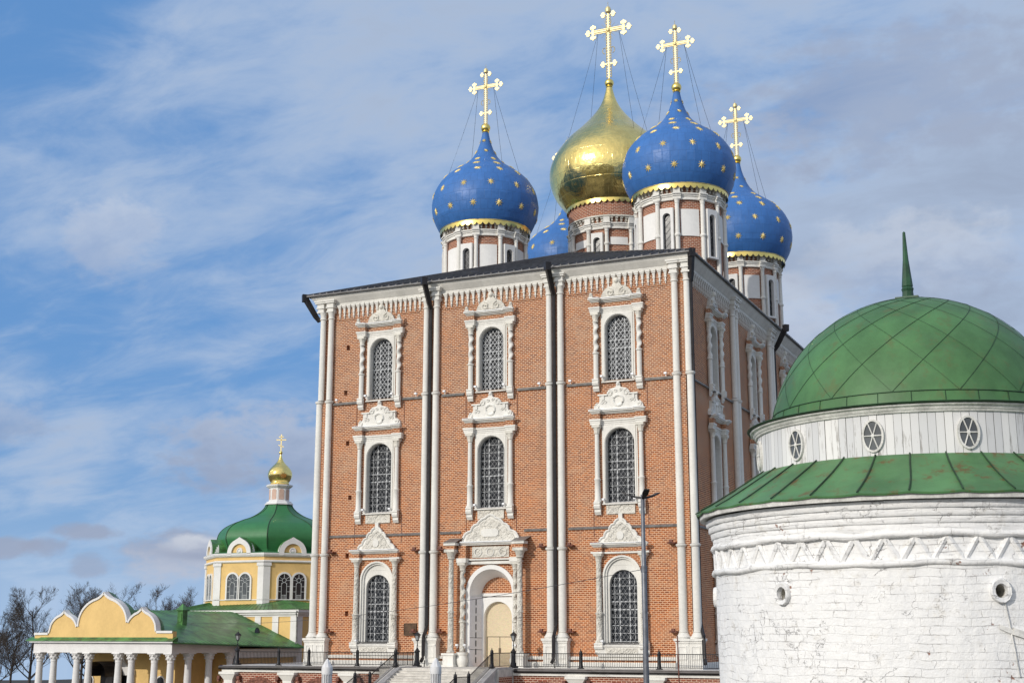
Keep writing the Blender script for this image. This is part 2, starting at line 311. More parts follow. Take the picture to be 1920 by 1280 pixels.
def whitewash():
    """whitewashed rough brick: courses only partly readable, cracked, chipped to red brick here and there"""
    m, nt, b = mat('whitewashed_brick'); oc = ocoord(nt)
    sp = nnode(nt, 'ShaderNodeSeparateXYZ'); lk(nt, oc, sp.inputs[0])
    u = nmath(nt, 'MULTIPLY', nmath(nt, 'ARCTAN2', sp.outputs[1], sp.outputs[0]), 3.6)
    wob = nnoise(nt, oc, 1.8, 3, 0.5); wob2 = nnoise(nt, oc, 2.3, 4, 0.6, (1.3, 1, 1))
    cb = nnode(nt, 'ShaderNodeCombineXYZ')
    lk(nt, nmath(nt, 'ADD', u, nmath(nt, 'MULTIPLY', wob2, 0.30)), cb.inputs[0])
    lk(nt, nmath(nt, 'ADD', sp.outputs[2], nmath(nt, 'MULTIPLY', wob, 0.12)), cb.inputs[1])
    br = nnode(nt, 'ShaderNodeTexBrick'); lk(nt, cb.outputs[0], br.inputs['Vector'])
    br.inputs['Scale'].default_value = 1; br.inputs['Brick Width'].default_value = 0.36; br.inputs['Row Height'].default_value = 0.118
    br.inputs['Mortar Size'].default_value = 0.006; br.inputs['Mortar Smooth'].default_value = 0.6
    patch = nnoise(nt, oc, 2.1, 4, 0.6); patch2 = nnoise(nt, oc, 5.0, 4, 0.65)
    joint = nmath(nt, 'MULTIPLY', br.outputs['Fac'], nramp(nt, patch, 0.45, 0.66))
    ck = nnode(nt, 'ShaderNodeTexVoronoi', feature='DISTANCE_TO_EDGE'); ck.inputs['Scale'].default_value = 3.2
    cv = nnode(nt, 'ShaderNodeVectorMath', operation='ADD'); lk(nt, oc, cv.inputs[0]); cc = nnode(nt, 'ShaderNodeCombineXYZ'); cw = nnoise(nt, oc, 6.0, 4, 0.65)
    for i_ in range(3): lk(nt, nmath(nt, 'MULTIPLY', cw, 0.5), cc.inputs[i_])
    lk(nt, cc.outputs[0], cv.inputs[1]); lk(nt, cv.outputs[0], ck.inputs['Vector'])
    crack = nmath(nt, 'MULTIPLY', nmath(nt, 'SUBTRACT', 1.0, nramp(nt, ck.outputs['Distance'], 0.0, 0.022)), nramp(nt, nnoise(nt, oc, 1.7, 4, 0.6, (1, 1, 1.4)), 0.52, 0.62))
    fine = nnoise(nt, oc, 28, 4, 0.65); mid = nnoise(nt, oc, 7, 4, 0.6)
    pit = nramp(nt, nmath(nt, 'ADD', nmath(nt, 'MULTIPLY', fine, 0.5), nmath(nt, 'MULTIPLY', patch2, 0.5)), 0.60, 0.66)
    col = nmix(nt, nramp(nt, mid, 0.3, 0.7), (0.79, 0.79, 0.79), (0.85, 0.845, 0.835))
    col = nmix(nt, nmath(nt, 'MULTIPLY', nramp(nt, patch2, 0.55, 0.72), 0.30), col, (0.62, 0.57, 0.48))
    deep = nmath(nt, 'MULTIPLY', joint, nramp(nt, patch2, 0.46, 0.58))
    col = nmix(nt, nmath(nt, 'MULTIPLY', deep, 0.75), col, (0.34, 0.32, 0.31))
    col = nmix(nt, nmath(nt, 'MULTIPLY', crack, 0.65), col, (0.22, 0.20, 0.19))
    red = nmath(nt, 'MULTIPLY', nmath(nt, 'MULTIPLY', nramp(nt, patch, 0.625, 0.66), nramp(nt, nnoise(nt, oc, 9.0, 3, 0.6), 0.60, 0.64)), 0.9)
    col = nmix(nt, red, col, (0.25, 0.10, 0.055))
    lk(nt, col, b.inputs['Base Color']); b.inputs['Roughness'].default_value = 0.9; b.inputs['Specular IOR Level'].default_value = 0.15
    h = nmath(nt, 'SUBTRACT', nmath(nt, 'MULTIPLY', mid, 0.7), nmath(nt, 'MULTIPLY', joint, 0.8))
    h = nmath(nt, 'ADD', h, nmath(nt, 'MULTIPLY', br.outputs['Color'], 0.35))
    h = nmath(nt, 'SUBTRACT', h, nmath(nt, 'MULTIPLY', pit, 0.5)); h = nmath(nt, 'SUBTRACT', h, nmath(nt, 'MULTIPLY', crack, 0.9)); h = nmath(nt, 'SUBTRACT', h, nmath(nt, 'MULTIPLY', red, 0.4))
    h = nmath(nt, 'ADD', h, nmath(nt, 'MULTIPLY', fine, 0.25))
    h = nmath(nt, 'ADD', h, nmath(nt, 'MULTIPLY', nnoise(nt, oc, 3.6, 5, 0.65), 1.2))
    nbump(nt, b, h, 0.75, 0.024); return m
M['whitewash'] = whitewash()

def planks():
    m, nt, b = mat('peeling_white_planks'); oc = ocoord(nt)
    sp = nnode(nt, 'ShaderNodeSeparateXYZ'); lk(nt, oc, sp.inputs[0])
    u = nmath(nt, 'MULTIPLY', nmath(nt, 'ARCTAN2', sp.outputs[1], sp.outputs[0]), 136 / (2 * pi))
    fr = nmath(nt, 'FRACT', nmath(nt, 'ADD', u, 200.0)); fl = nmath(nt, 'FLOOR', nmath(nt, 'ADD', u, 200.0))
    edge = nmath(nt, 'LESS_THAN', nmath(nt, 'ABSOLUTE', nmath(nt, 'SUBTRACT', fr, 0.5)), 0.473)
    wn = nnode(nt, 'ShaderNodeTexWhiteNoise', noise_dimensions='1D'); lk(nt, fl, wn.inputs['W'])
    c = nmix(nt, wn.outputs['Value'], (0.60, 0.605, 0.62), (0.78, 0.775, 0.765))
    pe = nnoise(nt, oc, 9, 6, 0.72, (1.6, 1.6, 0.22)); pz = nnoise(nt, oc, 0.9, 2)
    peel = nmath(nt, 'MULTIPLY', nramp(nt, pe, 0.52, 0.63), nramp(nt, pz, 0.40, 0.56))
    c = nmix(nt, nmath(nt, 'MULTIPLY', peel, 0.7), c, (0.25, 0.23, 0.21))
    c = nmix(nt, edge, (0.20, 0.195, 0.19), c)
    lk(nt, c, b.inputs['Base Color']); b.inputs['Roughness'].default_value = 0.85; b.inputs['Specular IOR Level'].default_value = 0.2
    nbump(nt, b, nmath(nt, 'ADD', edge, nmath(nt, 'MULTIPLY', pe, -0.3)), 0.5, 0.012); return m
M['planks'] = planks()
M['old_white'] = plain('old_white_paint', (0.68, 0.67, 0.64), 0.85, var=0.2, scale=4, bump=0.35, bscale=14, spec=0.2)
M['door_wood'] = plain('dark_batten', (0.10, 0.075, 0.045), 0.7, var=0.2)
M['spire_green'] = plain('dark_green_spire', (0.018, 0.075, 0.032), 0.45, var=0.3, scale=3)

def groundmat():
    m, nt, b = mat('earth_and_grass'); oc = ocoord(nt)
    n = nnoise(nt, oc, 0.08, 6, 0.6); n2 = nnoise(nt, oc, 1.3, 4, 0.6)
    c = nmix(nt, nramp(nt, n, 0.4, 0.6), (0.10, 0.085, 0.055), (0.16, 0.145, 0.125))
    c = nmix(nt, nmath(nt, 'MULTIPLY', n2, 0.5), c, (0.07, 0.075, 0.04))
    ln = nnode(nt, 'ShaderNodeVectorMath', operation='LENGTH'); lk(nt, oc, ln.inputs[0])
    c = nmix(nt, nramp(nt, ln.outputs['Value'], 160, 260), c, nmix(nt, n2, (0.030, 0.026, 0.020), (0.050, 0.044, 0.032)))
    lk(nt, c, b.inputs['Base Color']); b.inputs['Roughness'].default_value = 0.95
    nbump(nt, b, n2, 0.4, 0.1); return m
M['ground'] = groundmat()

# ------------------------------------------------------------------ mesh helpers
class MB:
    def __init__(s): s.v = []; s.f = []
    def add(s, vs, fs):
        o = len(s.v); s.v += [tuple(p) for p in vs]; s.f += [tuple(i + o for i in f) for f in fs]; return s
    def box(s, x0, x1, y0, y1, z0, z1):
        return s.add([(x0, y0, z0), (x1, y0, z0), (x1, y1, z0), (x0, y1, z0), (x0, y0, z1), (x1, y0, z1), (x1, y1, z1), (x0, y1, z1)],
                     [(0, 3, 2, 1), (4, 5, 6, 7), (0, 1, 5, 4), (1, 2, 6, 5), (2, 3, 7, 6), (3, 0, 4, 7)])
    def quad(s, a, b, c, d): return s.add([a, b, c, d], [(0, 1, 2, 3)])
    def prism(s, poly, y0, y1):
        """polygon in (x, z), anticlockwise seen from -y, between y0 (front) and y1"""
        n = len(poly)
        s.add([(p[0], y0, p[1]) for p in poly] + [(p[0], y1, p[1]) for p in poly],
              [tuple(range(n)), tuple(reversed(range(n, 2 * n)))] + [(i + n, (i + 1) % n + n, (i + 1) % n, i) for i in range(n)])
        return s
    def prof_x(s, poly, x0, x1):
        """polygon in (y, z) swept along x"""
        n = len(poly)
        s.add([(x0, p[0], p[1]) for p in poly] + [(x1, p[0], p[1]) for p in poly],
              [tuple(range(n)), tuple(reversed(range(n, 2 * n)))] + [(i + n, (i + 1) % n + n, (i + 1) % n, i) for i in range(n)])
        return s
    def lathe(s, prof, n=24, cx=0, cy=0, a0=0.0, a1=2 * pi, jit=0.0, cap=False, rfun=None):
        full = abs(a1 - a0 - 2 * pi) < 1e-6; cols = n if full else n + 1
        vs = []
        for r, z in prof:
            for k in range(cols):
                a = a0 + (a1 - a0) * k / n
                rr = r * (1 + random.uniform(-jit, jit)) if jit else r
                if rfun: rr = rfun(rr, z, a)
                vs.append((cx + rr * cos(a), cy + rr * sin(a), z))
        fs = []
        for i in range(len(prof) - 1):
            for k in range(n):
                k2 = (k + 1) % cols if full else k + 1
                fs.append((i * cols + k, i * cols + k2, (i + 1) * cols + k2, (i + 1) * cols + k))
        if cap and full:
            fs.append(tuple(reversed(range(cols)))); m = (len(prof) - 1) * cols; fs.append(tuple(range(m, m + cols)))
        return s.add(vs, fs)
    def cyl(s, x, y, z0, z1, r0, r1=None, n=16): return s.lathe([(r0, z0), (r1 if r1 is not None else r0, z1)], n, x, y, cap=True)
    def sphere(s, c, r, n=12, m=8, sz=1.0):
        return s.lathe([(max(1e-4, r * sin(pi * i / m)), c[2] - r * sz * cos(pi * i / m)) for i in range(m + 1)], n, c[0], c[1])
    def tube(s, pts, r, n=6, r1=None):
        P = [Vector(p) for p in pts]; vs = []; fs = []; up = Vector((0, 0, 1))
        for i, p in enumerate(P):
            t = (P[min(i + 1, len(P) - 1)] - P[max(i - 1, 0)]).normalized()
            a = t.cross(up if abs(t.dot(up)) < 0.95 else Vector((1, 0, 0))).normalized(); b = a.cross(t)
            rr = r if r1 is None else r + (r1 - r) * i / (len(P) - 1)
            for k in range(n):
                an = 2 * pi * k / n; q = p + a * (rr * cos(an)) + b * (rr * sin(an)); vs.append(tuple(q))
        for i in range(len(P) - 1):
            for k in range(n): fs.append((i * n + k, i * n + (k + 1) % n, (i + 1) * n + (k + 1) % n, (i + 1) * n + k))
        fs.append(tuple(reversed(range(n)))); fs.append(tuple(range((len(P) - 1) * n, len(P) * n)))
        return s.add(vs, fs)
    def xf(s, mtx):
        s.v = [tuple(mtx @ Vector(p)) for p in s.v]; return s
    def merge(s, o): return s.add(o.v, o.f)

def wm(o):
    if o is None: return Matrix.Identity(4)
    b = Matrix.LocRotScale(o.location, o.rotation_euler, o.scale)
    return (wm(o.parent) @ o.matrix_parent_inverse @ b) if o.parent else b
def setparent(o, p):
    o.parent = p
    if p is not None: o.matrix_parent_inverse = wm(p).inverted()
def meshof(name, mb, m, smooth=None):
    me = bpy.data.meshes.new(name); me.from_pydata(mb.v, [], mb.f); me.validate()
    me.materials.append(M[m] if isinstance(m, str) else m)
    bm = bmesh.new(); bm.from_mesh(me); bmesh.ops.recalc_face_normals(bm, faces=bm.faces); bm.to_mesh(me); bm.free()
    if smooth is not None:
        me.polygons.foreach_set('use_smooth', [True] * len(me.polygons)); me.set_sharp_from_angle(angle=radians(smooth))
    me.update(); return me
def put(name, me, parent=None, loc=(0, 0, 0), rz=0.0):
    o = bpy.data.objects.new(name, me); COL.objects.link(o); o.location = loc; o.rotation_euler = (0, 0, rz)
    if parent is not None: setparent(o, parent)
    return o
def obj(name, mb, m, parent=None, loc=(0, 0, 0), rz=0.0, smooth=None): return put(name, meshof(name, mb, m, smooth), parent, loc, rz)
def tag(o, label, cat, group=None, kind=None):
    if label: o['label'] = label
    if cat: o['category'] = cat
    if group: o['group'] = group
    if kind: o['kind'] = kind
    return o
def thing(name, loc, label, cat, group=None, rz=0.0):
    o = bpy.data.objects.new(name, None); COL.objects.link(o); o.location = loc; o.rotation_euler = (0, 0, rz); o.empty_display_size = 0.5
    return tag(o, label, cat, group)

def arch_pts(hw, spring, n=14, cx=0.0):
    """arch outline from right springing over the top to the left springing"""
    return [(cx + hw * cos(pi * i / n), spring + hw * sin(pi * i / n)) for i in range(n + 1)]
def arch_plate(mb, x0, x1, z0, z1, hw, spring, y0, y1, zo=None, cx=0.0, n=16):
    """a plate x0..x1, z0..z1 with an arched opening (half width hw) cut through from y0 to y1"""
    zo = z0 if zo is None else zo
    ap = arch_pts(hw, spring, n, cx)
    def Q(a, b, c, d): mb.quad((a[0], y0, a[1]), (b[0], y0, b[1]), (c[0], y0, c[1]), (d[0], y0, d[1]))
    Q((x0, z0), (cx - hw, z0), (cx - hw, spring), (x0, spring)); Q((cx + hw, z0), (x1, z0), (x1, spring), (cx + hw, spring))
    if zo > z0: Q((cx - hw, z0), (cx + hw, z0), (cx + hw, zo), (cx - hw, zo))
    outer = []
    for px, pz in ap:
        t = atan2(pz - spring, px - cx)
        ox = cx + (x1 - cx) * cos(t) / max(abs(cos(t)), abs(sin(t))) if True else 0
        if abs(sin(t)) > abs(cos(t)): outer.append((cx + (x1 - cx) * cos(t) / abs(sin(t)), z1))
        else: outer.append((x1 if cos(t) > 0 else x0, spring + (z1 - spring) * abs(sin(t)) / max(1e-6, abs(cos(t)))))
    for i in range(n): Q(ap[i], outer[i], outer[i + 1], ap[i + 1])
    ring = [(cx + hw, zo)] + ap + [(cx - hw, zo)]
    for a, b in zip(ring, ring[1:]): mb.quad((a[0], y0, a[1]), (b[0], y0, b[1]), (b[0], y1, b[1]), (a[0], y1, a[1]))
    mb.quad((cx - hw, y0, zo), (cx + hw, y0, zo), (cx + hw, y1, zo), (cx - hw, y1, zo))
    # outer edges
    for a, b in (((x0, z0), (x1, z0)), ((x1, z0), (x1, z1)), ((x1, z1), (x0, z1)), ((x0, z1), (x0, z0))):
        mb.quad((a[0], y0, a[1]), (b[0], y0, b[1]), (b[0], y1, b[1]), (a[0], y1, a[1]))
    return mb
def arch_ring(mb, r0, r1, spring, y0, y1, cx=0.0, n=18, legs=None):
    a = arch_pts(r0, spring, n, cx); b = arch_pts(r1, spring, n, cx)
    if legs is not None: a = [(cx + r0, legs)] + a + [(cx - r0, legs)]; b = [(cx + r1, legs)] + b + [(cx - r1, legs)]
    for i in range(len(a) - 1):
        p, q, r, s_ = a[i], b[i], b[i + 1], a[i + 1]
        mb.quad(*[(k[0], y0, k[1]) for k in (p, q, r, s_)])
        mb.quad((p[0], y0, p[1]), (s_[0], y0, s_[1]), (s_[0], y1, s_[1]), (p[0], y1, p[1]))
        mb.quad((q[0], y0, q[1]), (r[0], y0, r[1]), (r[0], y1, r[1]), (q[0], y1, q[1]))
    return mb
def ring_sweep(mb, prof, x0, x1, y0, y1):
    """profile of (outward offset, z) carried round a rectangle, mitred at the corners"""
    n = len(prof); vs = []
    for d, z in prof: vs += [(x0 - d, y0 - d, z), (x1 + d, y0 - d, z), (x1 + d, y1 + d, z), (x0 - d, y1 + d, z)]
    fs = []
    for i in range(n - 1):
        for k in range(4): fs.append((i * 4 + k, i * 4 + (k + 1) % 4, (i + 1) * 4 + (k + 1) % 4, (i + 1) * 4 + k))
    return mb.add(vs, fs)
def wall_grid(mb, xs, zs, holes, y, depth, axis='x', back=False):
    """a wall face in plane y with rectangular holes (x0,x1,z0,z1[,back]) and their reveals; axis 'y' swaps the directions"""
    X = sorted(set(xs + [h[0] for h in holes] + [h[1] for h in holes])); Z = sorted(set(zs + [h[2] for h in holes] + [h[3] for h in holes]))
    P = (lambda a, b, d: (a, y + d, b)) if axis == 'x' else (lambda a, b, d: (y - d, a, b))
    for i in range(len(X) - 1):
        for j in range(len(Z) - 1):
            mx, mz = (X[i] + X[i + 1]) / 2, (Z[j] + Z[j + 1]) / 2
            if any(h[0] < mx < h[1] and h[2] < mz < h[3] for h in holes): continue
            mb.quad(P(X[i], Z[j], 0), P(X[i + 1], Z[j], 0), P(X[i + 1], Z[j + 1], 0), P(X[i], Z[j + 1], 0))
    for h in holes:
        a, b, c, d = h[:4]; dp = h[4] if len(h) > 4 else depth
        for p, q in (((a, c), (b, c)), ((b, c), (b, d)), ((b, d), (a, d)), ((a, d), (a, c))):
            mb.quad(P(*p, 0), P(*q, 0), P(*q, dp), P(*p, dp))
        mb.quad(P(a, c, dp), P(b, c, dp), P(b, d, dp), P(a, d, dp))
    return mb
# ================================================================== CATHEDRAL
BAYS = (-24.15, -15.05, -5.4)                      # centres of the three front bays
SIDE = (6.4, 17.8, 29.2)                           # window centres along the right-hand side
FCOL = (-28.5, -20.27, -19.42, -10.46, -9.61, -1.2)
XL, XR, YB = -29.55, -0.5, 55.0
cath = thing('cathedral', (-15, 0, 0), 'tall red brick cathedral with white stone trim and five onion domes', 'cathedral')

H3, H2, H1 = (-1.2, 1.2, 19.25, 24.02), (-1.25, 1.25, 10.85, 16.14), (-1.36, 1.36, 1.62, 7.35)
front_holes = []
for i, bx in enumerate(BAYS):
    for h in (H3, H2) + ((H1,) if i != 1 else ()): front_holes.append((bx + h[0], bx + h[1], h[2], h[3], 0.62))
front_holes.append((-15.0 - 1.95, -15.0 + 1.95, 0.0, 7.0, 1.45))
for x, z in ((-27.08, 23.2), (-27.2, 19.75), (-26.92, 15.9), (-26.6, 11.85), (-26.7, 7.6), (-26.62, 3.47)):
    front_holes.append((x - 0.14, x + 0.14, z, z + 0.36, 0.35))
mb = MB()
wall_grid(mb, [XL, XR], [-0.06, 27.3], front_holes, 0.0, 0.6)
side_holes = []
for sy in SIDE:
    for h in (H3, H2, H1): side_holes.append((sy + h[0], sy + h[1], h[2], h[3], 0.62))
wall_grid(mb, [0.0, YB], [-0.06, 27.3], side_holes, XR, 0.6, axis='y')
mb.quad((XL, 0, -.06), (XL, YB, -.06), (XL, YB, 27.3), (XL, 0, 27.3)); mb.quad((XL, YB, -.06), (XR, YB, -.06), (XR, YB, 27.3), (XL, YB, 27.3))
# recessed brick strips between the paired half-columns stand out from the wall a little
obj('brick_wall', mb, 'brick', cath)

# --- bands and plinth
for a, b in ((-28.2, -26.0), (-22.3, -20.6), (-19.0, -17.2), (-13.0, -10.8), (-9.2, -7.3), (-3.5, -1.5)): obj('ledge_flashing', MB().prof_x([(0, 19.02), (-0.14, 19.02), (-0.16, 19.12), (0, 19.22)], a, b), 'flash', cath)
mb = MB()
mb.add(*(lambda m: (m.v, m.f))(MB().prof_x([(0, 19.02), (-0.14, 19.02), (-0.16, 19.12), (0, 19.22)], 0.6, 40).xf(Matrix.Translation((XR, 0, 0)) @ Matrix.Rotation(radians(90), 4, 'Z'))))
obj('ledge_flashing', mb, 'flash', cath)
for a, b in ((-28.2, -24.9), (-23.4, -20.6), (-19.05, -17.4), (-12.5, -10.8), (-9.2, -6.1), (-4.7, -1.5)): obj('ledge_flashing', MB().prof_x([(0, 9.12), (-0.10, 9.12), (-0.12, 9.2), (0, 9.3)], a, b), 'flash', cath)
mb = MB()
mb.add(*(lambda m: (m.v, m.f))(MB().prof_x([(0, 9.12), (-0.10, 9.12), (-0.12, 9.2), (0, 9.3)], 0.6, 40).xf(Matrix.Translation((XR, 0, 0)) @ Matrix.Rotation(radians(90), 4, 'Z'))))
obj('ledge_flashing', mb, 'flash', cath)
mb = MB()
for a, b in ((XL, -17.9), (-12.3, XR + .003)):
    mb.prof_x([(0.01, 0), (-0.34, 0), (-0.34, .30), (-0.28, .38), (0.01, .38)], a, b)
    mb.prof_x([(0.01, .53), (-0.2, .53), (-0.22, .64), (-0.12, .74), (0.01, .74)], a, b)
    m2 = MB().prof_x([(0.01, 0), (-0.34, 0), (-0.34, .30), (-0.28, .38), (0.01, .38)], 0.0, 40)
mb.merge(m2.xf(Matrix.Translation((XR, 0, 0)) @ Matrix.Rotation(radians(90), 4, 'Z')))
obj('plinth', mb, 'stone', cath)

# --- half columns in three tiers
def col_tier(r0, r1, z0, z1, ring=True, cap=False, base=False):
    mb = MB(); pr = [(r0, z0), (r0 * 0.99, z0 + (z1 - z0) * 0.4), (r1, z1)]
    mb.lathe(pr, 18, cap=True)
    if ring: mb.lathe([(r1, z1 - .12), (r1 + .05, z1 - .08), (r1 + .10, z1), (r1 + .10, z1 + .06), (r1 + .04, z1 + .1), (r1 * .8, z1 + .1)], 18)
    if cap:
        mb.lathe([(r1, z1 - .1), (r1 + .06, z1 - .05), (r1 + .06, z1 + .02), (r1 + .01, z1 + .06), (r1 + .04, z1 + .35), (r1 + .12, z1 + .5), (r1 + .02, z1 + .5)], 18)
    if base:
        mb.lathe([(r0, z0 + .02), (r0 + .05, z0), (r0 + .02, z0 - .06), (r0 + .15, z0 - .28), (r0 + .2, z0 - .32), (r0 + .2, z0 - .38)], 18)
    return mb
tiers = [meshof('column', col_tier(.225, .21, 19.42, 25.75, ring=False, cap=True), 'stone', 40),
         meshof('column', col_tier(.25, .235, 7.98, 19.27), 'stone', 40),
         meshof('column', col_tier(.275, .26, 2.35, 7.86, base=True), 'stone', 40)]
def impost():
    m = MB()
    for z0, z1, e in ((26.22, 26.34, .30), (26.34, 26.55, .26), (26.55, 26.66, .34), (26.66, 26.92, .30), (26.92, 27.05, .42), (27.05, 27.16, .48)):
        m.box(-e, e, -e, e, z0, z1)
    return m
imp = meshof('impost', impost(), 'stone'); ped = None
def pedestal():
    m = MB()
    m.box(-.46, .46, -.42, .42, 0, .42); m.box(-.43, .43, -.38, .38, .42, 1.62); m.box(-.47, .47, -.43, .43, 1.62, 1.76); m.box(-.54, .54, -.5, .5, 1.76, 1.92)
    # framed field on the face
    for a, b, c, d in ((-.3, -.22, .6, 1.45), (.22, .3, .6, 1.45), (-.22, .22, 1.37, 1.45), (-.22, .22, .6, .68)): m.box(a, b, -.42, -.38, c, d)
    m.lathe([(.46, 1.92), (.40, 2.02), (.37, 2.05)], 18)
    return m
pedm = meshof('pedestal', pedestal(), 'stone')
def column(x, y, tops=(0, 0, 0), rz=0.0):
    for me, (dx, dy) in zip(tiers, tops if tops[0] != 0 else ((0, 0),) * 3): put('column', me, cath, (x + dx, y + dy, 0), rz)
    o = put('impost', imp, cath, (x, y, 0), rz); put('pedestal', pedm, cath, (x, y, 0), rz)
for x in FCOL[:5]: column(x, -.22)
column(-1.2, -.22)
for x, d3, d12 in ((-29.35, (0.12, 0), (0, 0)), (-0.33, (-.02, .05), (.08, 0))):
    column(x, -.20, (d3, d12, d12))
for y in (11.45, 12.3, 23.2, 24.05, 35, 35.9): column(XR + .2, y, rz=radians(90))
# brick strips between each pair
for a, b, t in ((-20.05, -19.64, 26.4), (-10.24, -9.83, 26.4), (-.98, -.6, 19.3), (-29.15, -28.75, 19.3)): obj('brick_strip', MB().box(a, b, -.16, 0.01, 2.0, t), 'brick', cath)

# --- cornice, bracket frieze, eave
mb = MB(); ring_sweep(mb, [(0.0, 26.72), (.12, 26.74), (.16, 26.84), (.16, 26.9), (.26, 26.98), (.42, 27.2), (.58, 27.36), (.62, 27.46), (.62, 27.52), (0, 27.52)], XL, XR, 0, YB)
obj('cornice', mb, 'stone', cath, smooth=25)
def bracket():
    m = MB()
    m.box(-.165, .165, -.24, .01, 26.60, 26.72); m.box(-.135, .135, -.20, .01, 26.50, 26.60)
    m.add([(-.105, -.16, 26.50), (.105, -.16, 26.50), (.105, .01, 26.50), (-.105, .01, 26.50), (-.065, -.11, 26.20), (.065, -.11, 26.20), (.065, .01, 26.20), (-.065, .01, 26.20)],
          [(0, 1, 5, 4), (1, 2, 6, 5), (3, 0, 4, 7), (4, 5, 6, 7)])
    m.box(-.09, .09, -.14, .01, 26.12, 26.20); m.box(-.05, .05, -.10, .01, 25.90, 26.12); m.box(-.075, .075, -.12, .01, 25.84, 25.90); m.box(-.03, .03, -.08, .01, 25.68, 25.84)
    return m
brm = meshof('bracket', bracket(), 'stone')
for a, b in ((-28.05, -20.72), (-18.97, -10.91), (-9.16, -1.65)):
    n = 18; 
    for k in range(n): put('bracket', brm, cath, (a + (b - a) * (k + .5) / n, 0, 0))
for a, b, n in ((1.5, 11.0, 20), (12.75, 22.75, 22)):
    for k in range(n): put('bracket', brm, cath, (XR, a + (b - a) * (k + .5) / n, 0), radians(90))
mb = MB()
for k in range(22):
    c = MB(); c.merge(bracket()); c.xf(Matrix.Translation((XR, 24.5 + 10.1 * (k + .5) / 22, 0)) @ Matrix.Rotation(radians(90), 4, 'Z')); mb.merge(c)
tag(obj('bracket_row', mb, 'stone', cath), None, None, kind='stuff')
# a saw-tooth course just under the brackets
for a, b in ((-28.0, -20.8), (-18.9, -11.0), (-9.1, -1.7)):
    mb = MB(); n = int((b - a) / .16)
    for k in range(n):
        x = a + .16 * k; mb.add([(x, 0, 25.52), (x + .08, -.06, 25.52), (x + .16, 0, 25.52), (x, 0, 25.64), (x + .08, -.06, 25.64), (x + .16, 0, 25.64)], [(0, 1, 4, 3), (1, 2, 5, 4), (3, 4, 5), (0, 2, 1)])
    obj('tooth_course', mb, 'brick', cath)

# --- hipped sheet-metal roof
EV = 0.86; ez = 27.60; rz_ = 33.35; hx = -15.0; y0r, y1r = 15.0, 40.0
mb = MB()
ring_sweep(mb, [(.60, 27.525), (EV, 27.50), (EV, ez)], XL, XR, 0, YB)
A, B, C, D = (XL - EV, -EV, ez), (XR + EV, -EV, ez), (XR + EV, YB + EV, ez), (XL - EV, YB + EV, ez)
E_, F_ = (hx, y0r, rz_), (hx, y1r, rz_)
mb.add([A, B, C, D, E_, F_], [(0, 1, 4), (1, 2, 5, 4), (2, 3, 5), (3, 0, 4, 5)])
def seam(p, q, w, h):
    p, q = Vector(p), Vector(q); t = (q - p).normalized(); s = t.cross(Vector((0, 0, 1))).normalized() * w
    mb.add([p - s, p + s, q + s, q - s, p - s + Vector((0, 0, h)), p + s + Vector((0, 0, h)), q + s + Vector((0, 0, h)), q - s + Vector((0, 0, h))],
           [(0, 3, 7, 4), (1, 2, 6, 5), (4, 5, 6, 7), (0, 1, 5, 4)])
Wd = XR - XL + 2 * EV
for k in range(1, 51):                              # front slope
    t = k / 51; x = A[0] + Wd * t; f = min(t, 1 - t) * 2
    seam((x, -EV, ez), (x, -EV + (y0r + EV) * f, ez + (rz_ - ez) * f), .035, .10)
for k in range(1, 90):                              # right-hand slope
    y = -EV + k * .6
    f = min(1, (y + EV) / (y0r + EV)); seam((XR + EV, y, ez), (XR + EV + (hx - XR - EV) * f, y, ez + (rz_ - ez) * f), .025, .07)
for p, q in ((A, E_), (B, E_), (E_, F_)): seam(p, q, .06, .09)
obj('roof', mb, 'roof_metal', cath)

# --- rainwater spouts and downpipes
def spout(x, y, dx, dy):
    m = MB(); P = [Vector((x + dx * 1.35, y + dy * 1.35, 27.62)), Vector((x + dx * 1.2, y + dy * 1.2, 27.25)), Vector((x + dx * .35, y + dy * .35, 26.0)), Vector((x, y, 25.6))]
    m.tube([P[0] + Vector((0, 0, .12)), P[0] - Vector((0, 0, .45))], .30, 4, .27); m.tube([P[0] - Vector((0, 0, .1))] + P[2:], .25, 4, .17)
    return m
for x, y, dx, dy, pipe in ((-29.5, -.32, -.85, -.30, False), (-19.86, -.34, 0, -.85, True), (-10.05, -.34, 0, -.85, True), (XR + .42, -.1, .22, -.45, True), (XR + .30, 24.6, .8, 0, True)):
    m = spout(x, y, dx, dy)
    if pipe:
        lo = 1.9
        q = .03 if dx < .1 else .32
        m.tube([(x, y, 25.65), (x, y, lo + 1.0), (x + q * .3, y - .10, lo + .62), (x + q, y - .50, lo + .15), (x + q, y - .54, lo - .1), (x + q * 1.05, y - .54, .75), (x + q * 1.2, y - .62, .55), (x + q * 1.5, y - .85, .36)], .125, 8)
        for z in (3.2, 7.0, 10.2, 13.5, 16.8, 20.5, 23.5): m.cyl(x, y, z, z + .1, .14, n=8)
    obj('downpipe' if pipe else 'rain_spout', m, 'pipe', cath, smooth=40)

